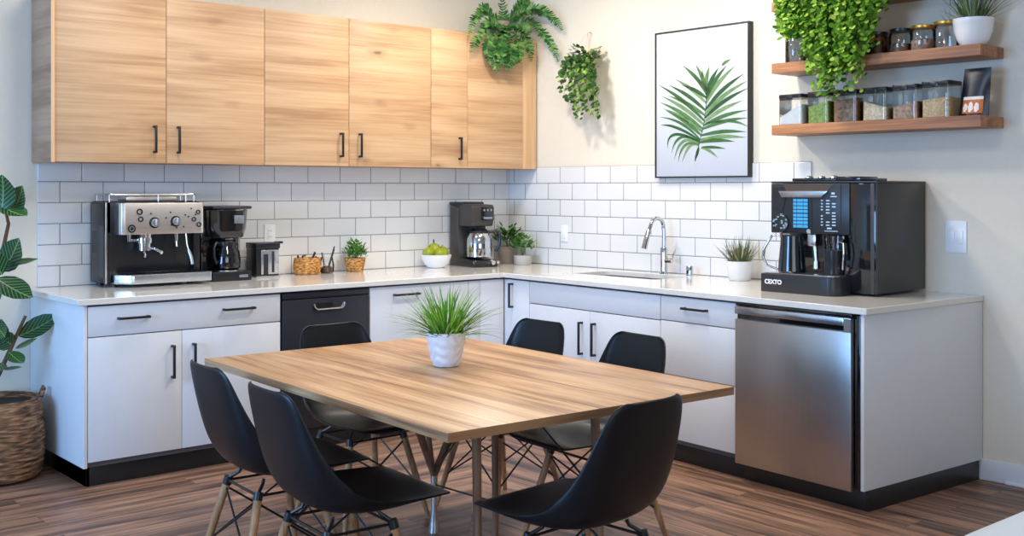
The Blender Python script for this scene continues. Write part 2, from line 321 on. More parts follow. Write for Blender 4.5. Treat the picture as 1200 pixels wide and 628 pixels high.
# ------------------------------------------------------------------ geometry
class MB:
    def __init__(s): s.v = []; s.f = []; s.mi = []; s.uv = {}; s.m = 0
    def add(s, vs, fs):
        o = len(s.v); s.v += [tuple(v) for v in vs]
        for f in fs: s.f.append(tuple(i+o for i in f)); s.mi.append(s.m)
        return o
    def bm(s, b, mat=None):
        b.verts.index_update()
        vs = [(mat @ v.co if mat else v.co) for v in b.verts]
        s.add(vs, [[v.index for v in f.verts] for f in b.faces]); b.free(); return s
    def box(s, x0, x1, y0, y1, z0, z1, bev=0, seg=2, mat=None):
        b = bmesh.new(); bmesh.ops.create_cube(b, size=1)
        for v in b.verts: v.co = Vector((x0+(v.co.x+.5)*(x1-x0), y0+(v.co.y+.5)*(y1-y0), z0+(v.co.z+.5)*(z1-z0)))
        if bev: bmesh.ops.bevel(b, geom=list(b.edges), offset=bev, segments=seg, affect='EDGES', profile=.5)
        return s.bm(b, mat)
    def lathe(s, prof, n=32, c=(0, 0, 0), cap0=True, cap1=True, sx=1, sy=1, wob=None):
        vs = []; fs = []
        for k, (r, z) in enumerate(prof):
            for i in range(n):
                a = 2*PI*i/n; rr = r + (wob(a, z) if wob else 0)
                vs.append((c[0]+rr*cos(a)*sx, c[1]+rr*sin(a)*sy, c[2]+z))
        for k in range(len(prof)-1):
            for i in range(n):
                j = (i+1) % n; fs.append((k*n+i, k*n+j, (k+1)*n+j, (k+1)*n+i))
        if cap0: fs.append(tuple(reversed(range(n))))
        if cap1: fs.append(tuple(range((len(prof)-1)*n, len(prof)*n)))
        s.add(vs, fs); return s
    def tube(s, pts, r, n=8, caps=True, flat=1.0):
        pts = [Vector(p) for p in pts]; m = len(pts)
        rs = r if isinstance(r, (list, tuple)) else [r]*m
        vs = []; fs = []; prev = None
        for k, p in enumerate(pts):
            t = (pts[min(k+1, m-1)] - pts[max(k-1, 0)]).normalized()
            if prev is None:
                up = Vector((0, 0, 1)) if abs(t.z) < .9 else Vector((1, 0, 0))
                a = t.cross(up).normalized()
            else:
                a = (prev - t*prev.dot(t)); a = a.normalized() if a.length > 1e-6 else t.orthogonal().normalized()
            b = t.cross(a); prev = a
            for i in range(n):
                q = 2*PI*i/n; vs.append(p + a*cos(q)*rs[k] + b*sin(q)*rs[k]*flat)
        for k in range(m-1):
            for i in range(n):
                j = (i+1) % n; fs.append((k*n+i, k*n+j, (k+1)*n+j, (k+1)*n+i))
        if caps: fs.append(tuple(reversed(range(n)))); fs.append(tuple(range((m-1)*n, m*n)))
        s.add(vs, fs); return s
    def cyl(s, p0, p1, r0, r1=None, n=20): return s.tube([p0, p1], [r0, r0 if r1 is None else r1], n)
    def prism(s, poly, z0, z1, bev=0, mat=None):
        b = bmesh.new(); vs = [b.verts.new((x, y, z0)) for x, y in poly]; f = b.faces.new(vs)
        r = bmesh.ops.extrude_face_region(b, geom=[f])
        for e in r['geom']:
            if isinstance(e, bmesh.types.BMVert): e.co.z = z1
        bmesh.ops.recalc_face_normals(b, faces=list(b.faces))
        if bev: bmesh.ops.bevel(b, geom=list(b.edges), offset=bev, segments=2, affect='EDGES', profile=.5)
        return s.bm(b, mat)
    def grid(s, rows):
        n = len(rows[0]); vs = [p for r in rows for p in r]
        fs = [(i*n+j, i*n+j+1, (i+1)*n+j+1, (i+1)*n+j) for i in range(len(rows)-1) for j in range(n-1)]
        return s.add(vs, fs)
    def sphere(s, c, r, sx=1, sy=1, sz=1, n=16, mat=None):
        b = bmesh.new(); bmesh.ops.create_uvsphere(b, u_segments=n, v_segments=max(6, n//2), radius=r)
        for v in b.verts: v.co = Vector((v.co.x*sx, v.co.y*sy, v.co.z*sz))
        if mat: 
            for v in b.verts: v.co = mat @ v.co
        for v in b.verts: v.co += Vector(c)
        return s.bm(b)
    def leaf(s, p, d, up, L, W, shape=((0, .05), (.25, .8), (.5, 1), (.75, .7), (1, 0)), curl=.3, fold=.15, uv=False, wave=0):
        p = Vector(p); d = Vector(d).normalized(); up = Vector(up); up = (up - d*up.dot(d))
        up = up.normalized() if up.length > 1e-4 else d.orthogonal().normalized()
        sd = d.cross(up); rows = []; uvs = []
        for t, w in shape:
            ang = -curl*t
            cpos = p + d*(L*(sin(ang)/ang if abs(ang) > 1e-3 else 1)*t) + up*(L*t*(cos(ang)-1)/ang if abs(ang) > 1e-3 else 0)
            uu = up*cos(ang) + d*sin(-ang)
            wv = wave*W*sin(t*14)
            rows.append([cpos - sd*w*W/2 + uu*(fold*w*W/2+wv), cpos, cpos + sd*w*W/2 + uu*(fold*w*W/2-wv)])
            uvs.append([(-w, t), (0, t), (w, t)])
        o = s.grid(rows)
        if uv:
            for i, r in enumerate(uvs):
                for j, q in enumerate(r): s.uv[o+i*3+j] = q
        return s
    def blade(s, p, az, el, L, W, droop, n=6):
        p = Vector(p); e = el; rows = []; side = Vector((-sin(az), cos(az), 0))
        for k in range(n+1):
            t = k/n; w = W*(.6+.8*t if t < .3 else .84*(1-((t-.3)/.7)**1.6)) + .0004
            d = Vector((cos(az)*cos(e), sin(az)*cos(e), sin(e))); nrm = d.cross(side)
            rows.append([p - side*w/2 + nrm*w*.2, p.copy(), p + side*w/2 + nrm*w*.2])
            p = p + d*(L/n); e -= droop/n*(.4+1.2*t)
        s.grid(rows); return s
    def clampv(s, ymax=None, zmin=None):
        s.v = [(x, y if ymax is None else min(y, ymax), z if zmin is None else max(z, zmin)) for x, y, z in s.v]; return s
    def build(s, name, mats, parent=None, smooth=35, loc=None, rz=None):
        me = bpy.data.meshes.new(name); me.from_pydata(s.v, [], s.f)
        if not isinstance(mats, (list, tuple)): mats = [mats]
        for m in mats: me.materials.append(m)
        if len(mats) > 1: me.polygons.foreach_set('material_index', s.mi)
        if s.uv:
            u = me.uv_layers.new(name='UVMap')
            for l in me.loops: u.data[l.index].uv = s.uv.get(l.vertex_index, (0, 0))
        me.validate(); me.update()
        if smooth:
            me.shade_smooth()
            if smooth < 180: me.set_sharp_from_angle(angle=radians(smooth))
        o = bpy.data.objects.new(name, me); COL.objects.link(o)
        if parent: o.parent = parent
        if loc is not None: o.location = loc
        if rz is not None: o.rotation_euler = (0, 0, rz)
        return o
def tag(o, label, cat, group=None):
    o['label'] = label; o['category'] = cat
    if group: o['group'] = group
    return o
def thing(name, label, cat, loc=(0, 0, 0), rz=0, group=None):
    o = bpy.data.objects.new(name, None); COL.objects.link(o); o.empty_display_size = .1
    o.location = loc; o.rotation_euler = (0, 0, rz); return tag(o, label, cat, group)
def struct(o): o['kind'] = 'structure'; return o
def kids(o): return [c for c in bpy.data.objects if c.parent == o]
def dup(root, loc, rz, label, group=None):
    ch = kids(root)
    r = root.copy(); COL.objects.link(r); r.location = loc; r.rotation_euler = (0, 0, rz); r['label'] = label
    if group: r['group'] = group
    for c in ch:
        gs = kids(c)
        k = c.copy(); COL.objects.link(k); k.parent = r
        for g in gs:
            q = g.copy(); COL.objects.link(q); q.parent = k
    return r
def rrect(x0, x1, y0, y1, r, n=6):
    P = []
    for cx, cy, a in ((x1-r, y1-r, 0), (x0+r, y1-r, PI/2), (x0+r, y0+r, PI), (x1-r, y0+r, 1.5*PI)):
        for k in range(n+1): q = a+PI/2*k/n; P.append((cx+r*cos(q), cy+r*sin(q)))
    return P
def arc(c, r, a0, a1, n, ax, ay): return [Vector(c)+Vector(ax)*r*cos(a0+(a1-a0)*k/n)+Vector(ay)*r*sin(a0+(a1-a0)*k/n) for k in range(n+1)]

# ------------------------------------------------------------------ the room
b = MB(); b.box(-9.5, 2.0, -10, 1.0, -.1, 0); struct(b.build('floor', M['floor'], smooth=0))
b = MB(); b.box(-9.5, .25, 0, .15, 0, 3.0); struct(b.build('wall_left', M['wall'], smooth=0))
b = MB(); b.box(-.0, 10, 0, .15, 0, 3.0); struct(b.build('wall_right', M['wall'], smooth=0, rz=RZ))
b = MB(); b.box(-9.5, 2.0, -10, 1.0, 3.0, 3.1); struct(b.build('ceiling', M['ceiling'], smooth=0))
b = MB(); b.box(3.42, 10, -.014, 0, 0, .105, .004); struct(b.build('baseboard_right', M['base_white'], rz=RZ))
b = MB(); b.box(3.62, 10, -.030, -.014, 0, .018, .006); struct(b.build('trim_1', M['base_white'], rz=RZ))
b = MB(); b.box(-9.5, -3.345, -.014, 0, 0, .105, .004); struct(b.build('baseboard_left', M['base_white']))
b = MB(); b.box(-3.315, -.012, -.010, 0, CT, CT+.681); o = b.build('trim_2', M['tileL'], smooth=0); struct(o)
# tile texture is measured from the worktop
for n_ in ('tileL', 'tileR'):
    nt = M[n_].node_tree
    for n in nt.nodes:
        if n.type == 'COMBXYZ':
            ln = n.inputs[1].links[0]; src = ln.from_socket; nt.links.remove(ln)
            a = N(nt, 'ShaderNodeMath', operation='ADD'); a.inputs[1].default_value = -CT + .1135*20
            lk(nt, src, a.inputs[0]); lk(nt, a.outputs[0], n.inputs[1])
b = MB(); b.box(0, 2.527, -.010, 0, CT, CT+.681); struct(b.build('trim_3', M['tileR'], smooth=0, rz=RZ))

# ------------------------------------------------------------------ handles and fronts
def bar_v(x, z0, z1, par, y=0, name='handle'):
    b = MB(); b.box(x-.006, x+.006, y-.036, y-.024, z0, z1, .002)
    for z in (z0+.006, z1-.006): b.box(x-.006, x+.006, y-.03, y, z-.006, z+.006, .001)
    return b.build(name, M['black'], par)
def bar_h(x0, x1, z, par, y=0, name='handle'):
    b = MB(); b.box(x0, x1, y-.036, y-.024, z-.006, z+.006, .002)
    for x in (x0+.006, x1-.006): b.box(x-.006, x+.006, y-.03, y, z-.006, z+.006, .001)
    return b.build(name, M['black'], par)
def front(x0, x1, z0, z1, par, name, m='cab'):
    b = MB(); b.box(x0+.0015, x1-.0015, 0, .019, z0+.0015, z1-.0015, .0015); return b.build(name, M[m], par)
def carcass(x0, x1, par, dep=.70, z0=.10, z1=.878):
    b = MB(); b.box(x0+.001, x1-.001, .0205, dep, z0, z1); return b.build('carcass', M['cab_in'], par, smooth=0)
def kick(x0, x1, par, y=.05, dep=.5):
    b = MB(); b.box(x0, x1, y, dep, 0, .0995, .001); return b.build('toe_kick', M['kick'], par)

YF = -.80
# left run: wide drawer over two doors
t = thing('base_cabinet', 'white base cabinet with one wide drawer over two doors, under the espresso machine', 'cabinet', (-3.352, YF, 0))
carcass(.018, 1.052, t, .77); kick(.03, 1.052, t)
b = MB(); b.box(0, .018, 0, .795, .10, .884, .0015); b.build('side_panel', M['cab'], t)
b = MB(); b.box(.03, .045, .05, .79, 0, .099); b.build('toe_kick', M['kick'], t)
d = front(.02, 1.052, .728, .876, t, 'drawer'); bar_h(.161, .319, .811, d); bar_h(.714, .892, .815, d)
d = front(.02, .494, .125, .726, t, 'door'); bar_v(.441, .489, .657, d)
d = front(.494, 1.052, .125, .726, t, 'door'); bar_v(.553, .495, .657, d)
# black undercounter appliance
t = thing('undercounter_appliance', 'black built-in undercounter appliance with a recessed pull handle', 'dishwasher', (-2.293, YF, 0))
b = MB(); b.box(.003, .56, .03, .70, .10, .878); b.build('body', M['black'], t)
b = MB(); b.box(.004, .559, -.004, .03, .125, .838, .006); d = b.build('door', M['charcoal'], t)
b = MB(); b.box(.004, .559, .0, .03, .842, .874, .003); b.build('control_strip', M['charcoal'], t)
b = MB(); b.prism(rrect(.19, .39, -.022, .022, .02), 0, .004, mat=Matrix.Translation((0, -.0035, .79)) @ Matrix.Rotation(PI/2, 4, 'X')); b.build('pull_recess', M['blackgloss'], d)
b = MB(); b.tube([(.193, -.012, .807)]+[(.198+.005*k, -.014, .790-.014*sin(min(1, k/4)*PI/2)) for k in range(5)]+[(.365-.0+.005*k, -.014, .776+.014*(1-cos(k/4*PI/2))) for k in range(5)]+[(.388, -.012, .807)], .005, 8); b.build('handle', M['alu'], d)
kick(0, .562, t)
# white pull-out and corner panels
t = thing('base_cabinet', 'white pull-out base cabinet with one high handle, between the black appliance and the corner', 'cabinet', (-1.729, YF, 0))
carcass(0, .722, t, .77); kick(0, .722, t)
d = front(.002, .722, .125, .876, t, 'door'); bar_h(.162, .340, .825, d)
t = thing('corner_cabinet', 'white corner base cabinet with plain filler panels and one slim door', 'cabinet', (-1.005, YF, 0))
carcass(0, .262, t, .77); kick(0, .262, t)
front(.0, .087, .125, .876, t, 'filler_panel'); front(.088, .284, .125, .876, t, 'filler_panel')
# the slim door belongs to the same corner unit but faces the other way
def rloc(s): return RFp(s, -.02)
mt = Matrix.Translation(-Vector((-1.005, YF, 0))) @ Matrix.Translation(RFp(0, -.02)) @ Matrix.Rotation(RF, 4, 'Z')
b = MB(); b.box(-.0185, .231, 0, .019, .1265, .8745, .0015, mat=mt); d = b.build('door', M['cab'], t)
b = MB(); b.box(.062, .074, -.036, -.024, .70, .855, .002, mat=mt)
for z in (.706, .849): b.box(.062, .074, -.03, 0, z-.006, z+.006, .001, mat=mt)
b.build('handle', M['black'], d)
b = MB(); b.box(.0, .232, .06, .3, 0, .0995, mat=mt); b.build('toe_kick', M['kick'], t)

# right run
t = thing('sink_cabinet', 'white base cabinet with a plain top panel and two doors, under the sink', 'cabinet', rloc(.234), RF)
carcass(0, 1.127, t, .62, z1=.68); kick(0, 1.127, t)
front(.001, 1.127, .743, .876, t, 'top_panel')
d = front(.001, .56, .125, .741, t, 'door'); bar_v(.496, .484, .675, d)
d = front(.56, 1.127, .125, .741, t, 'door'); bar_v(.608, .488, .678, d)
t = thing('drawer_cabinet', 'white base cabinet of three drawers, left of the steel dishwasher', 'cabinet', rloc(1.362), RF)
carcass(0, .538, t, .70); kick(0, .538, t)
d = front(.002, .536, .747, .876, t, 'drawer'); bar_h(.176, .342, .822, d)
front(.002, .536, .461, .745, t, 'drawer'); front(.002, .536, .125, .459, t, 'drawer')
t = thing('dishwasher', 'stainless steel dishwasher with a bar handle set in a black pocket', 'dishwasher', rloc(1.902), RF)
b = MB(); b.box(.004, .705, .03, .70, .10, .878); b.build('body', M['black'], t)
b = MB()
D0, D1 = .006, .676
b.box(D0, D1, -.032, .0, .093, .803, .003); b.box(D0, D1, -.012, .0, .803, .858, .0); b.box(D0, D1, -.032, 0, .852, .866, .003)
b.box(D1-.035, D1, -.032, 0, .80, .86, .0)
d = b.build('door', M['steelv'], t)
b = MB(); b.box(D0+.002, D1-.036, -.0135, -.0125, .804, .852); b.build('handle_pocket', M['blackgloss'], d)
b = MB(); b.box(D0, D1-.035, -.036, -.026, .829, .866, .003); b.build('handle', M['alu'], d)
b = MB(); b.box(D0, D1, -.028, .03, .868, .882, .002); b.build('control_strip', M['blackgloss'], t)
b = MB(); b.box(.680, .705, -.004, .03, .10, .878, .002); b.build('side_gap_strip', M['blackgloss'], t)  # black strip stands in for the dark gap beside the door
b = MB(); b.box(0, .704, .045, .4, 0, .0995, .001); b.build('toe_kick', M['kick'], t)
# end panel, runs from the front to the wall
p0 = RFp(2.611, -.02); dirb = Vector((sin(RF), -cos(RF), 0))*-1
nw = Vector((cos(TH), sin(TH), 0)); dep = (-(p0.dot(nw)))/(dirb.dot(nw)) - .004
t = thing('end_panel', 'white full-depth end panel at the right end of the cabinets', 'panel', p0, RF)
b = MB(); b.box(0, .018, -.004, dep-.002, .0995, .884, .0015); b.build('panel', M['cab'], t)
b = MB(); b.box(-.004, .008, .045, dep-.016, 0, .099, .001); b.build('toe_kick', M['kick'], t)

# worktop with the sink cut out
P4 = RFp(2.652, 0)
endd = p0 + dirb*(dep)
outer = [(-3.387, -.0105), (-3.387, -.82), (I0.x, I0.y), (P4.x, P4.y)]
e5 = RW(3.503, .0005); outer += [(e5.x, e5.y)]
cw = RW(.011, .0105); 
e6 = RW(2.53, .0005); e7 = RW(2.53, .0115)
outer += [(e6.x, e6.y), (e7.x, e7.y), (cw.x-.002, -.0105)]
S0, S1, SD0, SD1 = 1.10, 1.79, .13, .47
hole = [RW(s, d) for s, d in rrect(S0, S1, SD0, SD1, .05)]
bm = bmesh.new()
def loop(pts):
    vs = [bm.verts.new((p[0], p[1], .885)) for p in pts]
    return [bm.edges.new((vs[i], vs[(i+1) % len(vs)])) for i in range(len(vs))]
es = loop(outer)+loop(hole)
r = bmesh.ops.triangle_fill(bm, use_beauty=True, use_dissolve=False, edges=es)
fs = list(bm.faces)
r = bmesh.ops.extrude_face_region(bm, geom=fs)
for e in r['geom']:
    if isinstance(e, bmesh.types.BMVert): e.co.z = CT
bmesh.ops.recalc_face_normals(bm, faces=list(bm.faces))
b = MB(); b.bm(bm); o = b.build('worktop', M['quartz'], smooth=30)
mo = o.modifiers.new('bev', 'BEVEL'); mo.width = .003; mo.segments = 2; mo.limit_method = 'ANGLE'; mo.angle_limit = radians(60)
tag(o, 'L-shaped white quartz worktop along both walls', 'worktop')
# sink
b = MB(); pr = [(0, .0), (.0, -.16), (.02, -.185)]
def ring(off, z, rr): return [RW(s, d, CT+z) for s, d in rrect(S0+off, S1-off, SD0+off, SD1-off, rr)]
rows = [ring(-.02, -.0315, .06), ring(.002, -.0315, .05), ring(.004, -.16, .05), ring(.03, -.19, .05)]
rows = [r+[r[0]] for r in rows]; b.grid(rows)
n = len(rows[-1])-1; b.add(rows[-1][:-1], [tuple(range(n))])
o = b.build('sink', M['sinksteel']); tag(o, 'undermount stainless sink set into the worktop', 'sink')
b = MB(); b.lathe([(.0, 0), (.035, 0), (.038, .004)], 24, c=RW(1.445, .3, CT-.1895), cap0=False, cap1=False); d = b.build('drain', M['chrome'], o)

# ------------------------------------------------------------------ upper cabinets
ZU0, ZU1, YU = 1.583, 2.495, -.31
G = 'oak wall cabinets'
def upper(x0, doors, label, left=False, filler=None):
    x1 = doors[-1][1] if not filler else filler[1]
    t = thing('wall_cabinet', label, 'cabinet', (x0, YU, ZU0), 0, G)
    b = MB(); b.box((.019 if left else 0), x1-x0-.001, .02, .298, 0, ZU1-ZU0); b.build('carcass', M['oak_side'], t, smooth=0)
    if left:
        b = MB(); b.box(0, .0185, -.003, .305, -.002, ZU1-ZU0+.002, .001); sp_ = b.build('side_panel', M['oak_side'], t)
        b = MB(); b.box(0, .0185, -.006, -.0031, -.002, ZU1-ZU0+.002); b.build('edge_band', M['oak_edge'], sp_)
    for a, c, h in doors:
        b = MB(); b.box(a-x0+.0018, c-x0-.0018, 0, .019, .001, ZU1-ZU0, .0012); d = b.build('door', M['oak'], t)
        if h is not None: bar_v(h-x0, .055, .205, d)
    if filler:
        b = MB(); b.box(filler[0]-x0+.001, filler[1]-x0, 0.003, .019, .001, ZU1-ZU0, .001); b.build('filler', M['oak_edge'], t)
    return t
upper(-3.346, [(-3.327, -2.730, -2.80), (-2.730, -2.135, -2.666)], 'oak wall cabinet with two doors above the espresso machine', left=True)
upper(-2.134, [(-2.134, -1.559, -1.62), (-1.559, -.933, -1.485)], 'oak wall cabinet with two doors, middle of the row', )
upper(-.932, [(-.932, -.628, -.701), (-.628, -.136, None)], 'oak wall cabinet with a narrow and a wide door, under the fern', filler=(-.136, -.008))

# ------------------------------------------------------------------ plates on the wall
def plate(name, label, cat, loc, rz, w, h, rockers, kind='switch'):
    t = thing(name, label, cat, loc, rz)
    b = MB(); b.box(-w/2, w/2, -.006, 0, -h/2, h/2, .003); b.build('cover_plate', M['plate'], t)
    for x in rockers:
        b = MB(); b.box(x-.016, x+.016, -.0105, -.006, -.033, .033, .002)
        o = b.build('rocker' if kind == 'switch' else 'receptacle', M['plate'], t)
        if kind != 'switch':
            for z in (-.018, .018):
                b = MB()
                for q in (-.006, .006): b.box(q-.001, q+.001, -.011, -.0104, z-.005, z+.005)
                b.build('slots', M['black'], o)
    return t
plate('light_switch', 'white double rocker light switch plate on the plain wall', 'switch', RW(3.362, .0005, 1.20), RZ, .112, .162, (-.022, .022))
plate('wall_switch', 'white single switch plate on the tiles left of the sink', 'switch', RW(.582, .0105, 1.137), RZ, .066, .115, (0,))
plate('power_outlet', 'white power outlet on the tiles behind the small black grinder', 'outlet', (-1.942, -.0105, 1.168), 0, .075, .115, (0,), 'outlet')

# ------------------------------------------------------------------ shelves
for nm, z in (('lower', 1.74), ('middle', 2.08), ('top', 2.42)):
    lab = {'lower': 'walnut floating shelf, the lowest, carrying clear food canisters', 'middle': 'walnut floating shelf carrying jars and a white bowl planter',
           'top': 'walnut floating shelf at the top edge of the picture, above the jars'}[nm]
    b = MB(); b.box(0, 1.172, -.25, -.0005, 0, .055, .002); o = b.build('floating_shelf', M['walnut'], loc=RW(2.43, 0, z), rz=RZ)
    tag(o, lab, 'shelf', 'walnut wall shelves')
ZS1, ZS2, ZS3 = 1.7952, 2.1352, 2.4752

def canister(s, d, w, h, fill, mfill, label, slope=0, lidm='blackplastic', z=ZS1):
    t = thing('food_canister', label, 'canister', RW(s, d, z), RZ, 'clear food canisters on the lowest shelf')
    hw = w/2
    b = MB(); b.prism(rrect(-hw, hw, -hw, hw, .018), .001, h-.018); o = b.build('container', M['glass'], t)
    if fill:
        P = rrect(-hw+.004, hw-.004, -hw+.004, hw-.004, .015); n = len(P)
        vs = [(x, y, .004) for x, y in P]+[(x, y, fill+slope*x/hw*fill*.5) for x, y in P]
        b = MB(); b.add(vs, [tuple(reversed(range(n))), tuple(range(n, 2*n))]+[(i, (i+1) % n, n+(i+1) % n, n+i) for i in range(n)])
        b.build('contents', M[mfill], t)
    b = MB(); b.prism(rrect(-hw-.002, hw+.002, -hw-.002, hw+.002, .02), h-.02, h, .003); b.box(-.02, .02, -hw-.006, -hw, h-.03, h-.006, .002)
    b.build('lid', M[lidm], t)
    return t
canister(2.523, .14, .150, .168, .075, 'flour', 'clear canister of white flour, first from the left on the lowest shelf', 1.0)
canister(2.690, .14, .132, .172, .105, 'matcha', 'clear canister of green lentils on the lowest shelf', .3)
canister(2.860, .15, .140, .170, .120, 'granola', 'clear canister of brown granola behind the trailing plant tips', .1)
canister(3.024, .14, .140, .172, .085, 'grain', 'clear canister of pale grain, right of the brown granola', -.5)
canister(3.190, .14, .138, .176, .075, 'chick', 'clear canister of speckled brown beans on the lowest shelf', .4)
canister(3.355, .14, .146, .182, .095, 'oats', 'clear canister of oats beside the dark pouch', .12)
# coffee pouch
t = thing('coffee_pouch', 'dark foil coffee pouch with an orange and white label, right end of the lowest shelf', 'pouch', RW(3.512, .13, ZS1), RZ)
def pw(u, v, side):   # pouch surface, u -1..1, v 0..1
    th = .032*(1-v)**.8*(1-abs(u)**2.5) + .002
    wd = .074*(1-.12*(v))
    return Vector((u*wd+.022*v, side*th - .0, .004+.232*v))
b = MB()
for side in (-1, 1): b.grid([[pw(u/5, v/10, side) for u in range(-5, 6)] for v in range(11)])
b.grid([[pw(u/5, 0, s) for u in range(-5, 6)] for s in (-1, 1)])
o = b.build('pouch', M['navybag'], t)
b = MB(); b.grid([[pw(u/10, v/20, -1)+Vector((0, -.0015, 0)) for u in range(-7, 8)] for v in range(1, 9)]); o2 = b.build('label_panel', M['orange'], t)
b = MB()
def blob(cu, cv, ru, rv): 
    n = 14; c = pw(cu, cv, -1)+Vector((0, -.003, 0)); vs = [c]+[pw(cu+ru*cos(2*PI*i/n)*(1+.25*sin(3*i)), cv+rv*sin(2*PI*i/n), -1)+Vector((0, -.003, 0)) for i in range(n)]
    b.add(vs, [(0, 1+i, 1+(i+1) % n) for i in range(n)])
for cu, cv, ru, rv in ((-.45, .17, .16, .09), (-.08, .18, .17, .11), (.32, .17, .16, .10)): blob(cu, cv, ru, rv)
b.grid([[pw(u/10, v, -1)+Vector((0, -.003, 0)) for u in range(-7, 8)] for v in (.335, .40)])
b.build('label_print', M['cream'], t, smooth=0)

# jars on the middle shelf
def jar(s, d, r, h, label, glass='glass', lid='goldlid', fill=None, mf=None, sq=False):
    t = thing('storage_jar', label, 'jar', RW(s, d, ZS2), RZ, 'jars on the middle shelf')
    prof = [(r*.92, .001), (r, .008), (r, h*.78), (r*.9, h*.86), (r*.88, h-.012)]
    b = MB(); b.lathe(prof, 24, cap1=False); b.build('glass', M[glass], t)
    if fill:
        b = MB(); b.lathe([(r*.9, .004), (r*.94, .01), (r*.94, fill), (r*.5, fill+.008)], 20); b.build('contents', M[mf], t)
    b = MB(); b.lathe([(r*.93, h-.016), (r*.95, h-.012), (r*.95, h-.002), (r*.9, h)], 24); b.build('lid', M[lid], t)
    return t
jar(2.490, .10, .060, .185, 'tall smoked glass jar at the left end of the middle shelf, behind the trailing plant', 'glassdark', 'blackplastic')
jar(2.99, .12, .062, .125, 'brown filled glass jar beside the trailing plant on the middle shelf', 'glassamber', 'blackplastic', .07, 'coffee')
jar(3.125, .12, .058, .130, 'clear jar with a dark lid and brown contents on the middle shelf', 'glass', 'blackplastic', .05, 'granola')
jar(3.245, .12, .060, .135, 'clear glass jar with a brass lid, third of the jars right of the trailing plant', 'glass', 'goldlid', .06, 'chick')
jar(3.368, .12, .062, .142, 'clear empty glass jar with a brass lid, next to the white bowl planter', 'glass', 'goldlid')

# ------------------------------------------------------------------ plant helpers
def pot(prof, m, t, n=36, wob=None, name='pot', soil=True):
    b = MB(); r, z = prof[-1]
    full = prof + [(r-.006, z), (r-.008, z-.02)]
    b.lathe(full, n, cap1=False, wob=wob); p = b.build(name, M[m], t, smooth=60)
    if soil:
        b = MB(); b.lathe([(.001, z-.018), (r-.007, z-.018)], n, cap0=False, cap1=False); b.build('soil', M['soil'], t)
    return p
# table plant
t = thing('potted_grass_plant', 'spiky green grass plant in a rippled white pot on the dining table', 'potted plant', (-2.62, -2.705, .7502))
def rip(a, z): return .0022*sin(z*170+3*sin(a*3)+1.3*sin(a*7))
pr = [(.042, 0), (.050, .004)]
for k in range(36): u = k/35; pr.append((.050+.026*min(1, u*1.25)**.75, .006+.128*u))
pot(pr, 'ceramicblue', t, 64, rip)
b = MB()
for i in range(230):
    az = random.uniform(0, 2*PI); rr = .05*sqrt(random.random()); q = random.random()
    el = radians(random.uniform(32, 88)) if q < .8 else radians(random.uniform(12, 35))
    L = random.uniform(.15, .25)
    b.blade((rr*cos(az), rr*sin(az), .112), az+random.uniform(-.5, .5), el, L, random.uniform(.006, .0095), random.uniform(.25, 1.0))
b.build('foliage', M['blade'], t, smooth=180)
# spiky plant by the sink
t = thing('spiky_potted_plant', 'small spiky plant in a white pot between the sink tap and the big coffee machine', 'potted plant', RW(2.145, .15, CT))
pot([(.055, 0), (.062, .004), (.076, .104), (.078, .112)], 'ceramic', t)
b = MB()
for i in range(110):
    az = random.uniform(0, 2*PI); rr = .05*sqrt(random.random())
    b.blade((rr*cos(az), rr*sin(az), .09), az+random.uniform(-.4, .4), radians(random.uniform(35, 88)), random.uniform(.10, .185), random.uniform(.007, .011), random.uniform(-.15, .35))
b.build('foliage', M['spikyred'], t, smooth=180)
# bowl planter on the shelf
t = thing('bowl_planter', 'white ceramic bowl planter with long spiky leaves at the right end of the middle shelf', 'potted plant', RW(3.508, .125, ZS2))
pot([(.045, 0), (.05, .004), (.072, .03), (.088, .075), (.093, .115), (.095, .118), (.095, .138)], 'ceramic', t)
b = MB()
for i in range(90):
    az = random.uniform(0, 2*PI); rr = .05*sqrt(random.random())
    b.blade((rr*cos(az), rr*sin(az), .115), az, radians(random.uniform(15, 88)), random.uniform(.16, .27), random.uniform(.006, .010), random.uniform(-.1, .4))
b.clampv(.115, .03); b.build('foliage', M['spiky'], t, smooth=180)
# herb pot
t = thing('potted_herb', 'bushy green herb in a small woven pot on the left worktop', 'potted plant', (-1.392, -.115, CT))
pr = [(.048, 0)]
for k in range(29): u = k/28; pr.append((.050+.017*u+.0028*abs(sin(u*PI*6)), .003+.085*u))
pot(pr, 'wickerlight', t, 40, lambda a, z: .0016*sin(a*18+ (PI if int(z*70) % 2 else 0)))
b = MB()
for i in range(260):
    u = random.random(); az = random.uniform(0, 2*PI); el = asin(random.uniform(-.25, 1)); r = .075*(.4+.6*random.random())
    p = Vector((cos(az)*cos(el)*r, sin(az)*cos(el)*r, .115+sin(el)*r*1.2))
    b.leaf(p, Vector((cos(az), sin(az), random.uniform(-.3, .9))), (0, 0, 1), random.uniform(.018, .032), random.uniform(.014, .022), curl=.6)
b.build('foliage', M['herb'], t, smooth=180)
b = MB()
for i in range(16):
    az = random.uniform(0, 2*PI); b.tube([(0, 0, .065), (.02*cos(az), .02*sin(az), .10), (.05*cos(az), .05*sin(az), .15)], .0015, 5)
b.build('stems', M['greenstem'], t)
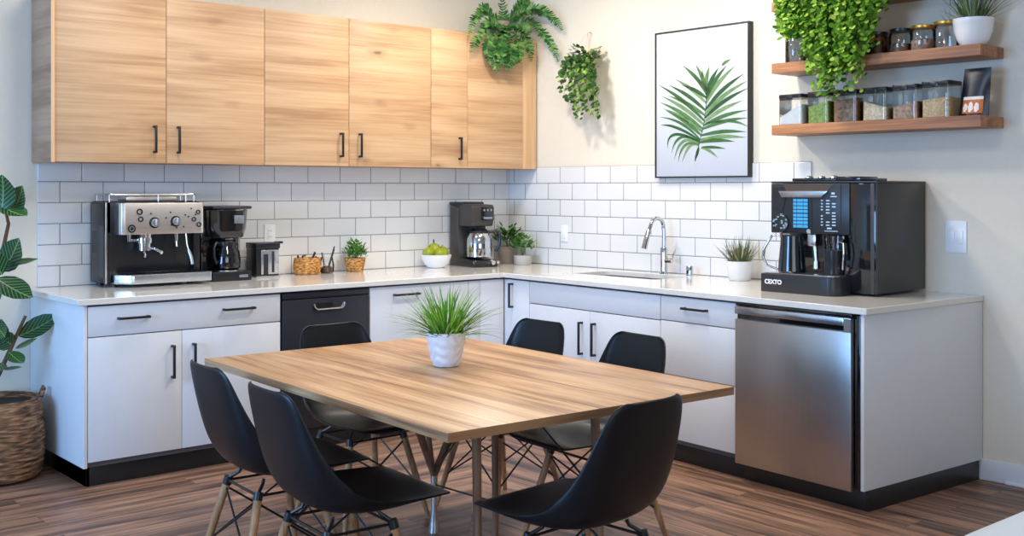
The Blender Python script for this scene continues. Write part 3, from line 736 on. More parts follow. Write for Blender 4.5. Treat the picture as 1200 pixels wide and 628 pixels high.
# two corner pots
def bushy(t, zc, rx, rz, n, m, L=(.03, .055), W=(.016, .028), tilt=.9):
    b = MB()
    for i in range(n):
        az = random.uniform(0, 2*PI); el = asin(random.uniform(-.3, 1)); q = .35+.65*random.random()
        p = Vector((cos(az)*cos(el)*rx*q, sin(az)*cos(el)*rx*q, zc+sin(el)*rz*q))
        b.leaf(p, Vector((cos(az), sin(az), random.uniform(-.2, tilt))), (0, 0, 1), random.uniform(*L), random.uniform(*W), curl=.5)
    b.build('foliage', M[m], t, smooth=180)
    b = MB()
    for i in range(12):
        az = random.uniform(0, 2*PI); b.tube([(0, 0, zc-rz*.8), (.02*cos(az), .02*sin(az), zc), (rx*.7*cos(az), rx*.7*sin(az), zc+rz*.5)], .0018, 5)
    b.build('stems', M['greenstem'], t)
t = thing('potted_plant', 'dark leafy plant in a tall taupe pot in the worktop corner', 'potted plant', (-.139, -.15, CT))
pot([(.055, 0), (.06, .004), (.076, .115), (.078, .122)], 'stoneware', t)
bushy(t, .175, .105, .10, 170, 'darkleaf')
t = thing('potted_plant', 'small leafy plant in a short light grey pot, in front of the taupe pot', 'potted plant', RW(.322, .165, CT))
pot([(.056, 0), (.06, .003), (.063, .062), (.064, .066)], 'concrete', t)
bushy(t, .125, .088, .095, 150, 'herb', (.024, .042), (.014, .024))

# hanging plant on the wall
t = thing('hanging_plant', 'small ivy hanging on the wall from thin cords, left of the picture', 'hanging plant', RW(.83, .095, 2.235), RZ)
b = MB(); b.lathe([(.035, -.0), (.055, .02), (.065, .08), (.068, .10)], 24, cap1=True); b.build('pot', M['ceramic'], t)
b = MB()
for a in (0, 2.1, 4.2): b.tube([(.068*cos(a), .068*sin(a), .098), (.01*cos(a), .05+.01*sin(a), .245)], .0013, 5)
b.tube([(0, .05, .24), (.0, .055, .255), (.006, .07, .262), (.0, .092, .255)], .0025, 6)
b.build('cords', M['string'], t)
b = MB(); bs = MB(); rh = random.Random(9)
for ex, ez in ((-.20, -.10), (-.19, -.16), (-.17, -.03), (-.13, -.20), (-.10, -.12), (-.07, -.27), (-.03, -.31), (.01, -.24), (.04, -.32), (.07, -.28), (.10, -.20), (.13, -.31), (.17, -.29), (.14, -.22), (.11, -.12), (.0, -.16), (-.05, -.19), (.19, -.31)):
    ex = ex*.86+.045; ez += .0
    p0, p1, p2 = Vector((ex*.3+.02, -.03, .08)), Vector((ex*.95, -.07, .08)), Vector((ex, -.055, ez)); pts = []
    n = 7+int(26*(.12-ez)/.42*.55)
    for k in range(n+1):
        q = k/n; p = p0*(1-q)**2+p1*2*q*(1-q)+p2*q*q+Vector((.008*sin(k*1.7), .0, 0)); pts.append(p)
        for _ in range(2):
            aa = rh.uniform(0, 2*PI)
            b.leaf(p+Vector((rh.uniform(-.014, .014), rh.uniform(-.02, .01), rh.uniform(-.01, .01))), (cos(aa), -.35, sin(aa)*.7-.25), (0, -1, .5), rh.uniform(.026, .042), rh.uniform(.022, .034), curl=.4)
    bs.tube(pts, .001, 4)
for i in range(230):
    az = rh.uniform(0, 2*PI); q = sqrt(rh.random())
    b.leaf((.03+.125*q*cos(az), min(.06, .065*q*sin(az)-.015), .05+.07*sin(az*1.7)*q+rh.uniform(-.03, .045)), (cos(az), sin(az)-.4, rh.uniform(-.4, .7)), (0, -.6, .8), rh.uniform(.026, .042), rh.uniform(.022, .034), curl=.5)
b.build('foliage', M['ivy'], t, smooth=180); bs.build('stems', M['greenstem'], t)

# trailing plant on the top shelf
t = thing('trailing_plant', 'dense bright green trailing plant spilling over the wall shelves', 'trailing plant', RW(2.87, .125, ZS3), RZ)
pot([(.07, 0), (.075, .004), (.095, .15), (.097, .16)], 'ceramic', t)
b = MB(); bs = MB()
rnd = random.Random(11)
for i in range(120):
    ex = rnd.uniform(-.37, .30); core = 1-abs(ex+.01)/.36
    zend = -.06 - (.50*max(0, core)**.55)*rnd.uniform(.45, 1.0)
    if rnd.random() < .16: zend -= .06
    if ex > .16: zend = max(zend, -.30 if ex < .22 else -.10)
    if ex < -.20: zend = max(zend, -.19)
    ey = rnd.uniform(-.225, -.14); p = Vector((rnd.uniform(-.05, .05), rnd.uniform(-.05, .05), .16)); pts = [p.copy()]
    p = Vector((ex*.6, ey*.6, .20+rnd.uniform(0, .06))); pts.append(p.copy())
    p = Vector((ex*.9, ey, .10)); pts.append(p.copy())
    z = .10
    while z > zend:
        z -= .022; p = Vector((ex*(.92+.1*(.1-z))+rnd.uniform(-.014, .014), ey+rnd.uniform(-.014, .014), z)); pts.append(p.copy())
    bs.tube(pts, .0012, 4)
    for k, p in enumerate(pts[1:]):
        for _ in range(2):
            a = rnd.uniform(0, 2*PI); q = p+Vector((rnd.uniform(-.02, .02), rnd.uniform(-.02, .015), rnd.uniform(-.012, .012)))
            b.leaf(q, (cos(a), -.3-.3*abs(sin(a)), sin(a)*.8-.1), (0, -1, .55), rnd.uniform(.020, .034), rnd.uniform(.020, .031), ((0, .1), (.2, .8), (.5, 1), (.8, .75), (1, .1)), curl=.3)
b.build('foliage', M['trail'], t, smooth=180); bs.build('stems', M['greenstem'], t)

# fern on top of the upper cabinets
t = thing('fern', 'green fern with arching fronds on top of the oak wall cabinets', 'fern', (-.24, -.19, ZU1+.001))
pot([(.06, 0), (.065, .004), (.08, .11), (.082, .12)], 'stoneware', t)
b = MB(); bs = MB(); rf = random.Random(5)
FO = Vector((-.24, -.19, ZU1+.001))
def frond(px, W):
    P = [Vector((.0, -.02, .11))] + [at(u, v, y)-FO for u, v, y in px]
    P = [P[0]]+P+[P[-1]+(P[-1]-P[-2])*.3]; pts = []
    for i in range(1, len(P)-2):
        for k in range(9):
            q = k/9; a, c, d, e = P[i-1], P[i], P[i+1], P[i+2]
            pts.append(.5*((2*c)+(d-a)*q+(2*a-5*c+4*d-e)*q*q+(3*c-a-3*d+e)*q**3))
    n = len(pts)
    for k in range(3, n-1):
        tt = k/n; d = (pts[k+1]-pts[k]).normalized(); nr = Vector((-.45, -.75, .35)); sd = d.cross(nr).normalized()
        w = W*(.45+.55*sin(PI*min(1, tt*1.1)))*(1 if tt < .8 else 1-2.6*(tt-.8))*rf.uniform(.8, 1.15)
        for sg in (-1, 1):
            dr = sd*sg+d*.55+Vector((rf.uniform(-.15, .15), rf.uniform(-.25, .1), rf.uniform(-.3, .05)))
            b.leaf(pts[k], dr, nr, w, w*.34, ((0, .4), (.25, 1), (.5, .75), (.7, .8), (1, .05)), curl=rf.uniform(.2, .9), fold=.08)
    bs.tube(pts, .0018, 5)
FP = (((605, 18, -.26), (628, 10, -.42), (648, 22, -.56), (660, 37, -.62)), ((618, 24, -.3), (636, 40, -.46), (648, 56, -.56), (655, 74, -.60)), ((610, 38, -.33), (620, 56, -.37), (622, 74, -.39)),
    ((590, 20, -.2), (587, -6, -.22)), ((570, 15, -.26), (556, 24, -.33), (548, 46, -.36)), ((573, 30, -.3), (560, 44, -.35), (551, 63, -.37)), ((582, 50, -.35), (579, 68, -.37), (584, 88, -.38)),
    ((598, 52, -.35), (598, 70, -.38), (592, 84, -.39)), ((576, 40, -.34), (571, 58, -.37), (577, 80, -.39)), ((606, 48, -.35), (609, 64, -.38), (604, 77, -.39)), ((576, 20, -.24), (567, 9, -.27), (558, 17, -.3)),
    ((603, 20, -.22), (612, 6, -.25), (622, 1, -.28)), ((588, 58, -.37), (590, 79, -.40)), ((612, 16, -.3), (630, 15, -.42), (642, 20, -.5)), ((585, 30, -.3), (575, 26, -.34), (566, 32, -.36)), ((600, 30, -.3), (612, 30, -.36), (622, 42, -.42)), ((590, 40, -.34), (585, 60, -.38), (588, 74, -.40)))
for f_ in FP: frond(f_, rf.uniform(.046, .062))
for q in (b, bs):          # drape over the doors and stay clear of the wall
    q.v = [(min(x, -FO.x-.025), (min(y, -.348-FO.y+.0) if z < .03 else y), z) for x, y, z in q.v]
b.build('foliage', M['fern'], t, smooth=180); bs.build('stems', M['greenstem'], t)

# big plant on the floor at the left, in a woven basket
t = thing('floor_plant', 'tall broad-leaved plant with pale veins in a woven basket at the left edge', 'potted plant', (-3.61, -.29, 0))
pr = [(.17, .0), (.19, .01)]
for k in range(73): u = k/72; pr.append((.195+.035*sin(PI*min(1, u*.75+.15))+.004*abs(sin(u*PI*14)), .015+.385*u))
b = MB(); rz_ = pr[-1][0]; b.lathe(pr+[(rz_-.012, .40), (rz_-.015, .36)], 56, cap1=False, wob=lambda a, z: .003*sin(a*26+(PI if int(z*36) % 2 else 0)))
bk = b.build('basket', M['wicker'], t, smooth=70)
b = MB(); b.tube([(.205, -.06, .39), (.222, -.05, .43), (.226, -.02, .435), (.214, .0, .39)], .009, 8); b.build('basket_handle', M['wicker'], bk)
b = MB(); b.lathe([(.001, .37), (.2, .37)], 30, cap0=False, cap1=False); b.build('soil', M['soil'], t)
O = Vector((-3.61, -.29, 0))
b = MB(); bs = MB()
trunk = [Vector((-.10, 0, .36)), at(-2, 440, -.28)-O, at(14, 405, -.30)-O, at(30, 370, -.3)-O]
bs.tube(trunk, [.014, .012, .011, .008], 8)
tr2 = [Vector((-.08, .02, .36)), at(-22, 400, -.22)-O, at(-12, 340, -.22)-O, at(2, 300, -.22)-O, at(10, 262, -.22)-O, at(4, 235, -.22)-O]
bs.tube(tr2, [.016, .014, .013, .011, .009, .006], 8)
tr3 = [Vector((-.10, -.04, .36)), at(-30, 400, -.3)-O, at(-18, 350, -.3)-O, at(-2, 325, -.3)-O]
bs.tube(tr3, [.014, .012, .01, .007], 8)
LS = ((.0, .06), (.1, .5), (.25, .9), (.45, 1), (.65, .85), (.82, .5), (.93, .2), (1, 0))
def leafpx(u0, v0, u1, v1, y0, y1, W, up, curl=.5):
    a = at(u0, v0, y0)-O; c = at(u1, v1, y1)-O; d = c-a
    b.leaf(a, d + Vector(up)*.0, up, d.length*1.03, W, LS, curl=curl, fold=.22, uv=True, wave=.015)
VF = (-.6, -.75, .35)
for a in ((2, 248, 8, 204, -.24, -.26, .15, VF), (14, 250, 34, 218, -.22, -.30, .12, (-.7, -.6, .3)), (0, 240, 31, 262, -.22, -.36, .12, (-.2, -.3, .9)), (-8, 240, -24, 210, -.2, -.2, .14, VF),
          (3, 318, 30, 279, -.22, -.3, .135, VF), (4, 308, 46, 311, -.25, -.33, .06, (-.1, -.5, .8)), (-4, 326, 36, 356, -.3, -.4, .135, (-.3, -.5, .8)), (2, 322, -14, 290, -.3, -.3, .12, VF),
          (22, 394, 72, 374, -.3, -.34, .115, (-.2, -.7, .6)), (18, 408, 46, 402, -.3, -.36, .07, (.0, -.4, .9)), (16, 405, -6, 392, -.3, -.3, .1, VF), (10, 412, 28, 432, -.3, -.42, .08, (-.2, -.4, .8)),
          (4, 425, -14, 446, -.3, -.4, .09, VF), (-6, 380, 10, 398, -.3, -.4, .08, VF), (-10, 350, 6, 342, -.3, -.35, .07, VF), (4, 432, 26, 436, -.3, -.38, .06, (.1, -.4, .8)), (0, 405, 6, 372, -.3, -.32, .09, VF)):
    leafpx(*a)
b.build('foliage', M['rubber'], t, smooth=180); bs.build('stems', M['stem'], t)

# ------------------------------------------------------------------ picture
t = thing('framed_picture', 'large black-framed print of a green palm leaf on the wall', 'picture', RW(1.421, .001, 1.512), RZ)
PW, PH = .713, .915
b = MB(); fw = .009
b.box(0, PW, -.046, -.001, 0, fw); b.box(0, PW, -.046, -.001, PH-fw, PH); b.box(0, fw, -.046, -.001, fw, PH-fw); b.box(PW-fw, PW, -.046, -.001, fw, PH-fw)
b.build('frame', M['black'], t, smooth=0)
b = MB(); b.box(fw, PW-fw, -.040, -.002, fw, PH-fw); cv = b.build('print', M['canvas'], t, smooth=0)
b = MB()
def zp(x, y):
    a = (x-52)/328; bb = (590-y)/(508+44*a); return Vector((a*PW, -.0415, bb*PH))
def leaflet(x0, y0, x1, y1, w=13, k=.12):
    n = 9; ps = []; dx, dy = x1-x0, y1-y0; L = hypot(dx, dy); nx, ny = -dy/L, dx/L
    rows = []
    for i in range(n+1):
        tt = i/n; bow = k*L*sin(PI*tt)*.5; ww = w/2*sin(PI*min(1, tt*.8+.12))**.8*(1-tt**5)
        cx, cy = x0+dx*tt+nx*bow, y0+dy*tt+ny*bow
        rows.append([zp(cx-nx*ww, cy-ny*ww), zp(cx+nx*ww, cy+ny*ww)])
    b.grid(rows)
def cleaf(p0, p1, p2, w=10):
    n = 12; rows = []
    for i in range(n+1):
        q = i/n; x = p0[0]*(1-q)**2+2*p1[0]*q*(1-q)+p2[0]*q*q; y = p0[1]*(1-q)**2+2*p1[1]*q*(1-q)+p2[1]*q*q
        dx = 2*(1-q)*(p1[0]-p0[0])+2*q*(p2[0]-p1[0]); dy = 2*(1-q)*(p1[1]-p0[1])+2*q*(p2[1]-p1[1]); L = hypot(dx, dy)
        ww = w/2*sin(PI*min(1, q*.8+.12))**.8*(1-q**5); rows.append([zp(x+dy/L*ww, y-dx/L*ww), zp(x-dy/L*ww, y+dx/L*ww)])
    b.grid(rows)
def rach(t_): return (236-26*t_**1.5+4*sin(PI*t_), 285+190*t_)
Lt = [(150, 192, .0), (198, 190, .0), (186, 222, .05), (122, 240, .22), (148, 262, .12), (100, 262, .36), (60, 260, .55), (98, 300, .45), (72, 300, .62), (66, 322, .7), (80, 345, .75), (90, 352, .82)]
Rt = [(222, 206, .0), (247, 195, .02), (280, 200, .08), (308, 192, .15), (335, 194, .22), (366, 222, .34), (376, 248, .42), (376, 275, .5), (360, 318, .58), (376, 352, .64), (376, 380, .7), (372, 430, .82), (372, 450, .9), (335, 464, .95)]
for x, y, tt in Lt: leaflet(*rach(tt), x, y, 14, .10)
for x, y, tt in Rt: leaflet(*rach(tt), x, y, 14, -.10)
for p0, p1, p2 in (((214, 455), (150, 380), (68, 376)), ((213, 462), (90, 400), (98, 488)), ((212, 466), (130, 410), (112, 505)), ((212, 470), (140, 425), (122, 530)), ((211, 474), (150, 445), (136, 536)), ((210, 478), (175, 450), (150, 538)),
    ((214, 458), (120, 395), (70, 405)), ((218, 485), (250, 490), (276, 522)), ((220, 483), (260, 480), (305, 489)), ((210, 482), (205, 505), (195, 532)), ((232, 400), (330, 375), (378, 414)), ((290, 195), (300, 182), (322, 172))): cleaf(p0, p1, p2)
rows = []
for i in range(13): x, y = rach(i/12*1.0); rows.append([zp(x-1.3, y), zp(x+1.3, y)])
rows.append([zp(203, 505), zp(206, 505)]); rows.append([zp(195, 530), zp(198, 532)]); b.grid(rows)
b.build('palm_leaf_image', M['artgreen'], cv, smooth=0)
b = MB()
for pts in (((196, 532), (214, 555), (205, 585)), ((190, 532), (192, 560), (188, 585)), ((290, 190), (325, 120), (318, 105)), ((300, 185), (340, 110), (350, 95)), ((310, 150), (360, 130)), ((280, 165), (330, 150), (352, 135))):
    for i in range(len(pts)-1):
        (x0, y0), (x1, y1) = pts[i], pts[i+1]; b.grid([[zp(x0-.7, y0), zp(x0+.7, y0)], [zp(x1-.7, y1), zp(x1+.7, y1)]])
b.build('pencil_lines', M['artgrey'], cv, smooth=0)

# ------------------------------------------------------------------ tap and cup
t = thing('kitchen_tap', 'chrome gooseneck kitchen tap behind the sink', 'tap', RW(1.535, .095, CT), RZ)
b = MB(); b.lathe([(.027, 0), (.027, .004), (.022, .008), (.022, .155), (.019, .165)], 28); b.build('body', M['chrome'], t)
b = MB()
pts = [Vector((0, 0, .15)), Vector((0, 0, .27))]+arc((-.003, -.062, .285), .062, 0, PI*.86, 14, (0, 1, 0), (0, 0, 1))
e = pts[-1]; pts += [e+Vector((-.004, -.020, -.05))]
b.tube(pts, .0125, 14); b.build('spout', M['chrome'], t)
b = MB(); e2 = pts[-1]; b.tube([e2+Vector((.001, .003, .015)), e2+Vector((-.003, -.012, -.03)), e2+Vector((-.008, -.034, -.10))], [.015, .017, .0175], 18); b.build('spray_head', M['chrome'], t)
b = MB(); b.cyl((.018, 0, .085), (.07, -.004, .085), .017, .015, 18); b.tube([(.066, -.004, .085), (.085, -.006, .13), (.10, -.006, .165)], [.006, .009, .006], 10, flat=.4); b.build('lever', M['chrome'], t)
t = thing('air_gap_cap', 'short chrome cylinder on the worktop right of the tap', 'fitting', RW(1.737, .095, CT), RZ)
b = MB(); b.lathe([(.024, 0), (.024, .003), (.021, .006), (.021, .055), (.018, .060)], 28); b.build('cap', M['chrome'], t)
b = MB(); b.box(-.008, .008, -.0225, -.018, .012, .035, .002); b.build('vent', M['blackplastic'], t)

# ------------------------------------------------------------------ espresso machine
def txt(s, size, m, par, mat, ext=.0006, name='lettering'):
    cu = bpy.data.curves.new('t', 'FONT'); cu.body = s; cu.size = size; cu.extrude = ext; cu.offset = .0012; cu.align_x = 'LEFT'
    o = bpy.data.objects.new('t', cu); COL.objects.link(o)
    dg = bpy.context.evaluated_depsgraph_get(); me = bpy.data.meshes.new_from_object(o.evaluated_get(dg))
    bpy.data.objects.remove(o); me.name = name
    me.transform(mat); me.materials.clear(); me.materials.append(M[m])
    q = bpy.data.objects.new(name, me); COL.objects.link(q); q.parent = par; return q
FR = Matrix.Rotation(PI/2, 4, 'X')      # lays flat shapes up against a front (-y) face
t = thing('espresso_machine', 'large black and steel espresso machine at the left end of the worktop', 'coffee machine', (-3.045, -.03, CT))
# local: x 0..0.54, y 0 (back) .. -.34
b = MB(); b.box(0, .535, -.20, 0, .02, .455, .006); b.box(0, .03, -.225, -.19, .02, .455, .004); b.box(.50, .535, -.225, -.19, .02, .455, .004)
b.box(.0, .535, -.225, -.195, .29, .455, .004)
b.build('housing', M['blackplastic'], t)
b = MB(); b.box(-.0012, 0, -.16, -.03, .18, .30); b.build('side_vent', M['black'], t)
b = MB(); b.box(-.0015, 0, -.205, -.135, .05, .33, .0); b.build('side_window', M['charcoal'], t)
b = MB(); b.box(-.001, .007, -.229, -.222, .02, .455, .001); b.build('edge_trim', M['alu'], t)
b = MB(); P = [(.050, -.2), (.050, -.285), (.058, -.302), (.075, -.31), (.505, -.31), (.519, -.303), (.522, -.29), (.522, -.2)]
b.prism(P, .283, .452, .003); hd = b.build('control_head', M['steel'], t)
for x, z in ((.235, .345), (.355, .350)):
    b = MB(); b.cyl((x, -.31, z), (x, -.336, z), .024, .021, 24); b.box(x-.004, x+.004, -.343, -.334, z-.02, z+.02, .002); b.build('knob', M['alu'], hd)
    b = MB(); b.cyl((x, -.31, z), (x, -.313, z), .030, .030, 28); b.build('knob_ring', M['blackplastic'], hd)
b = MB()
b.lathe([(.001, 0), (.020, 0), (.022, .006)], 24, cap0=False); 
o = b.build('gauge', M['blackplastic'], hd); o.matrix_local = Matrix.Translation((.108, -.31, .315)) @ FR
b = MB(); b.lathe([(.009, .0062), (.014, .0062), (.014, .0075), (.009, .0075)], 24, cap0=False, cap1=False); o = b.build('gauge_ring', M['alu'], hd); o.matrix_local = Matrix.Translation((.108, -.31, .315)) @ FR
BM_ = Matrix.Translation((0, -.31, 0)) @ Matrix.Rotation(PI/2, 4, 'X') @ Matrix.Scale(-1, 4, (0, 1, 0))
for (x, z, r) in ((.152, .405, .017), (.158, .365, .015), (.485, .40, .013), (.46, .36, .013), (.49, .33, .014)):
    b = MB(); b.lathe([(r*.55, .001), (r*.6, .004), (r, .004), (r, .001)], 16, c=(x, -z, 0), cap0=False, cap1=False); o = b.build('button', M['blackplastic'], hd); o.matrix_local = BM_
for (x, z) in ((.215, .395), (.30, .37), (.325, .40), (.41, .385), (.428, .375), (.33, .33), (.40, .32), (.445, .42), (.36, .315), (.47, .385)):
    b = MB(); b.lathe([(.0045, .0), (.0045, .003)], 10, c=(x, -z, 0)); o = b.build('indicator', M['blackplastic'], hd); o.matrix_local = BM_
b = MB(); b.cyl((.195, -.27, .285), (.195, -.27, .262), .04, .038, 24); b.cyl((.195, -.27, .262), (.195, -.27, .235), .044, .044, 24); b.cyl((.11, -.27, .285), (.11, -.27, .245), .012, .010, 14); b.box(.12, .16, -.275, -.262, .245, .257, .002)
b.build('brew_group', M['chrome'], t)
b = MB(); b.lathe([(.03, 0), (.036, .005), (.036, .045)], 24, c=(.195, -.27, .19)); b.tube([(.215, -.285, .21), (.235, -.33, .20), (.25, -.37, .185)], [.007, .012, .010], 12); b.tube([(.185, -.28, .195), (.19, -.29, .17), (.185, -.295, .155)], .007, 8)
b.build('portafilter', M['chrome'], t)
b = MB(); b.cyl((.375, -.27, .285), (.375, -.27, .24), .012, .010, 12); b.cyl((.375, -.27, .24), (.377, -.272, .21), .007, .006, 10); b.build('hot_water_spout', M['chrome'], t)
b = MB(); b.tube([(.43, -.27, .285), (.435, -.275, .22), (.45, -.285, .16)], .006, 10); b.build('steam_wand', M['chrome'], t)
b = MB(); b.tube([(.442, -.28, .19), (.452, -.288, .155), (.460, -.292, .11)], [.008, .011, .010], 12); b.build('wand_grip', M['alu'], t)
b = MB(); P = [(.0, -.2), (.0, -.23), (.09, -.315), (.10, -.335), (.115, -.34), (.535, -.34), (.55, -.332), (.55, -.2)]
b.prism([(.035, -.2), (.035, -.26), (.10, -.335), (.115, -.34), (.55, -.34), (.555, -.335), (.555, -.2)], .018, .068, .004); tr = b.build('drip_tray', M['alu'], t)
b = MB(); b.box(.07, .54, -.322, -.215, .068, .0705)
for k in range(18): b.box(.075+.026*k, .079+.026*k, -.320, -.217, .0705, .073)
b.build('grate', M['blackplastic'], tr)
b = MB(); b.box(.01, .53, -.19, -.01, .455, .462, .002)
b.build('top_plate', M['charcoal'], t)
b = MB()
ring_ = rrect(.015, .525, -.205, -.015, .03)
b.tube([(x, y, .498) for x, y in ring_]+[(ring_[0][0], ring_[0][1], .498)], .0055, 8, caps=False, flat=.8)
for x, y in ((.03, -.2), (.30, -.205), (.46, -.205), (.51, -.2), (.03, -.02), (.51, -.02), (.27, -.02)): b.cyl((x, y, .457), (x, y, .498), .004, .004, 8)
b.build('cup_rail', M['alu'], t)
for x, y in ((.04, -.04), (.49, -.04), (.06, -.19), (.49, -.19)):
    b = MB(); b.cyl((x, y, 0), (x, y, .022), .018, .016, 14); b.build('foot', M['black'], t)
# tamper tray / steel ridge on the cup rail
b = MB(); b.box(.13, .42, -.18, -.05, .463, .485, .006); b.build('warming_tray', M['steel'], t)

# ------------------------------------------------------------------ drip coffee makers
def carafe(par, c, r, h, m='glassdark', fill=True, band='blackplastic', hdir=(1, 0)):
    b = MB(); b.lathe([(r*.8, 0), (r*.97, .012), (r, h*.35), (r*.92, h*.62), (r*.70, h*.86), (r*.68, h)], 28, c=c, cap1=False); o = b.build('carafe', M[m], par)
    if fill:
        b = MB(); b.lathe([(r*.76, .003), (r*.93, .014), (r*.95, h*.32), (r*.9, h*.5)], 24, c=c); b.build('coffee', M['water'], o)
    b = MB(); b.lathe([(r*.72, h*.84), (r*.74, h*.9), (r*.73, h*.98), (r*.6, h*1.05), (r*.2, h*1.07)], 24, c=c); b.build('lid', M[band], o)
    hx, hy = hdir; f = Vector((hx, hy, 0)); C = Vector(c)
    b = MB(); b.tube([C+f*r*.68+Vector((0, 0, h*.93)), C+f*r*1.25+Vector((0, 0, h*.96)), C+f*r*1.5+Vector((0, 0, h*.8)), C+f*r*1.48+Vector((0, 0, h*.5)), C+f*r*1.25+Vector((0, 0, h*.25)), C+f*r*.98+Vector((0, 0, h*.3))], .008, 10); b.build('handle', M[band], o)
    return o
t = thing('coffee_maker', 'black drip coffee maker with a glass carafe beside the espresso machine', 'coffee maker', (-2.445, -.03, CT))
b = MB(); b.box(0, .24, -.26, 0, 0, .055, .008); b.build('base', M['blackplastic'], t)
b = MB(); b.box(.0, .24, -.10, 0, .055, .425, .01); b.build('water_tank', M['blackgloss'], t)
P = [(.02, -.095), (.005, -.20), (.05, -.245), (.19, -.245), (.235, -.20), (.22, -.095)]
b = MB(); n = len(P); vs = [(x*.86+.017, y*.93-.005, .245) for x, y in P]+[(x, y, .30) for x, y in P]+[(x*1.03-.004, y*1.03, .395) for x, y in P]+[(x*1.06-.007, y*1.05, .41) for x, y in P]
fs = [tuple(reversed(range(n))), tuple(range(3*n, 4*n))]
for k in range(3): fs += [(k*n+i, k*n+(i+1) % n, (k+1)*n+(i+1) % n, (k+1)*n+i) for i in range(n)]
b.add(vs, fs); o = b.build('filter_basket', M['blackgloss'], t, smooth=50)
mo = o.modifiers.new('bev', 'BEVEL'); mo.width = .008; mo.segments = 3
b = MB(); b.box(0, .245, -.255, 0, .412, .43, .008); b.build('lid', M['charcoal'], t)
b = MB(); b.box(.13, .19, -.262, -.252, .33, .375, .002); b.build('badge', M['sticker'], t)
b = MB(); b.box(.105, .15, -.2, -.15, .222, .246, .004); b.build('drip_nozzle', M['alu'], t)
b = MB(); b.cyl((.12, -.175, .055), (.12, -.175, .060), .075, .075, 28); b.build('warming_plate', M['alu'], t)
carafe(t, (.12, -.175, .061), .082, .165, hdir=(-.85, -.5))
b = MB(); b.box(.16, .215, -.263, -.258, .018, .034, .002); b.build('switch', M['sticker'], t)

t = thing('coffee_grinder', 'small black box grinder with a clear front, right of the black coffee maker', 'grinder', (-2.13, -.07, CT))
b = MB(); b.box(0, .15, -.13, 0, 0, .20, .006); b.build('body', M['blackplastic'], t)
b = MB(); b.box(-.004, .155, -.137, .002, .172, .208, .006); b.build('lid', M['blackplastic'], t)
b = MB(); b.box(.03, .145, -.134, -.129, .02, .165, .002); o = b.build('window', M['alu'], t)
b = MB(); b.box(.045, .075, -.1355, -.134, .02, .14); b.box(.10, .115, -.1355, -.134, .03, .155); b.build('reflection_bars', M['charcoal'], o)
b = MB(); b.box(.145, .20, -.09, -.065, .198, .212, .004); b.build('lever', M['blackplastic'], t)
b = MB(); b.box(-.004, .155, -.14, .002, 0, .012, .003); b.build('foot', M['alu'], t)

t = thing('coffee_maker', 'grey drip coffee maker with a steel-banded pot near the corner', 'coffee maker', (-.575, -.045, CT), radians(-6))
def side(P, x0, x1, m, name, par, bev=.006):    # extruded side profile (y,z)
    b = MB(); MT = Matrix(((0, 0, 1, 0), (1, 0, 0, 0), (0, 1, 0, 0), (0, 0, 0, 1)))
    b.prism(P, x0, x1, bev, mat=MT); return b.build(name, M[m], par, smooth=40)
side([(0, 0), (-.30, 0), (-.31, .02), (-.29, .045), (-.12, .06), (0, .06)], 0, .195, 'blackplastic', 'base', t)
side([(0, .05), (-.12, .05), (-.115, .12), (-.10, .25), (-.11, .40), (0, .425)], .0, .195, 'greymetal', 'tower', t)
side([(-.05, .275), (-.25, .275), (-.262, .30), (-.268, .405), (-.26, .42), (-.02, .43)], .008, .19, 'greymetal', 'brew_head', t, .008)
b = MB(); b.box(-.004, .198, -.13, .01, .418, .440, .008); b.build('lid', M['charcoal'], t)
b = MB(); b.box(.085, .185, -.274, -.264, .315, .405, .003); o = b.build('control_panel', M['blackgloss'], t)
for k in range(3):
    b = MB(); b.cyl((.105+.028*k, -.274, .385), (.105+.028*k, -.277, .385), .008, .007, 12); b.build('button', M['sticker'], o)
b = MB(); b.box(.10, .17, -.2765, -.274, .325, .338); b.build('clock_display', M['sticker'], o)
b = MB(); b.lathe([(.06, 0), (.088, .006), (.09, .06), (.088, .13), (.07, .165), (.06, .17)], 28, c=(.11, -.20, .062)); ca = b.build('coffee_pot', M['chrome'], t)
b = MB(); b.lathe([(.063, .165), (.066, .18), (.05, .195), (.02, .20)], 24, c=(.11, -.20, .062)); b.build('lid', M['blackplastic'], ca)
b = MB(); b.tube([(.17, -.23, .235), (.215, -.26, .24), (.235, -.27, .21), (.232, -.27, .15), (.21, -.255, .10)], .011, 10); b.build('handle', M['blackplastic'], ca)
b = MB(); b.box(.07, .15, -.225, -.17, .245, .276, .006); b.build('drip_nozzle', M['blackplastic'], t)
b = MB(); b.cyl((.15, -.30, .035), (.15, -.322, .03), .018, .016, 16); b.cyl((.19, -.30, .035), (.19, -.318, .03), .012, .011, 16); b.build('switch', M['alu'], t)

# ------------------------------------------------------------------ basket, jar of utensils, fruit
t = thing('wicker_basket', 'small oval wicker basket of kitchen odds beside the utensil jar', 'basket', (-1.742, -.12, CT))
pr = [(.070, 0), (.078, .004)]
for k in range(41): u = k/40; pr.append((.080+.010*sin(PI*(u*.9+.05))+.0025*abs(sin(u*PI*8)), .006+.098*u))
b = MB(); b.lathe(pr+[(.078, .10), (.074, .07), (.001, .07)], 44, cap1=False, sy=.72, wob=lambda a, z: .002*sin(a*21+(PI if int(z*80) % 2 else 0))); b.build('basket', M['wickerlight'], t, smooth=70)
b = MB(); b.tube([(-.062, .0, .085), (-.072, -.01, .118)], .006, 8); b.tube([(-.03, .02, .08), (-.02, .02, .112), (0, .02, .116)], .006, 8); b.tube([(.02, 0, .08), (.045, .0, .112), (.055, 0, .135)], .007, 8); b.tube([(.055, .01, .085), (.062, .0, .11)], .005, 8)
b.build('odds_and_ends', M['blackplastic'], t)
t = thing('utensil_jar', 'small clear glass jar with dark utensils between the basket and the herb pot', 'jar', (-1.600, -.115, CT))
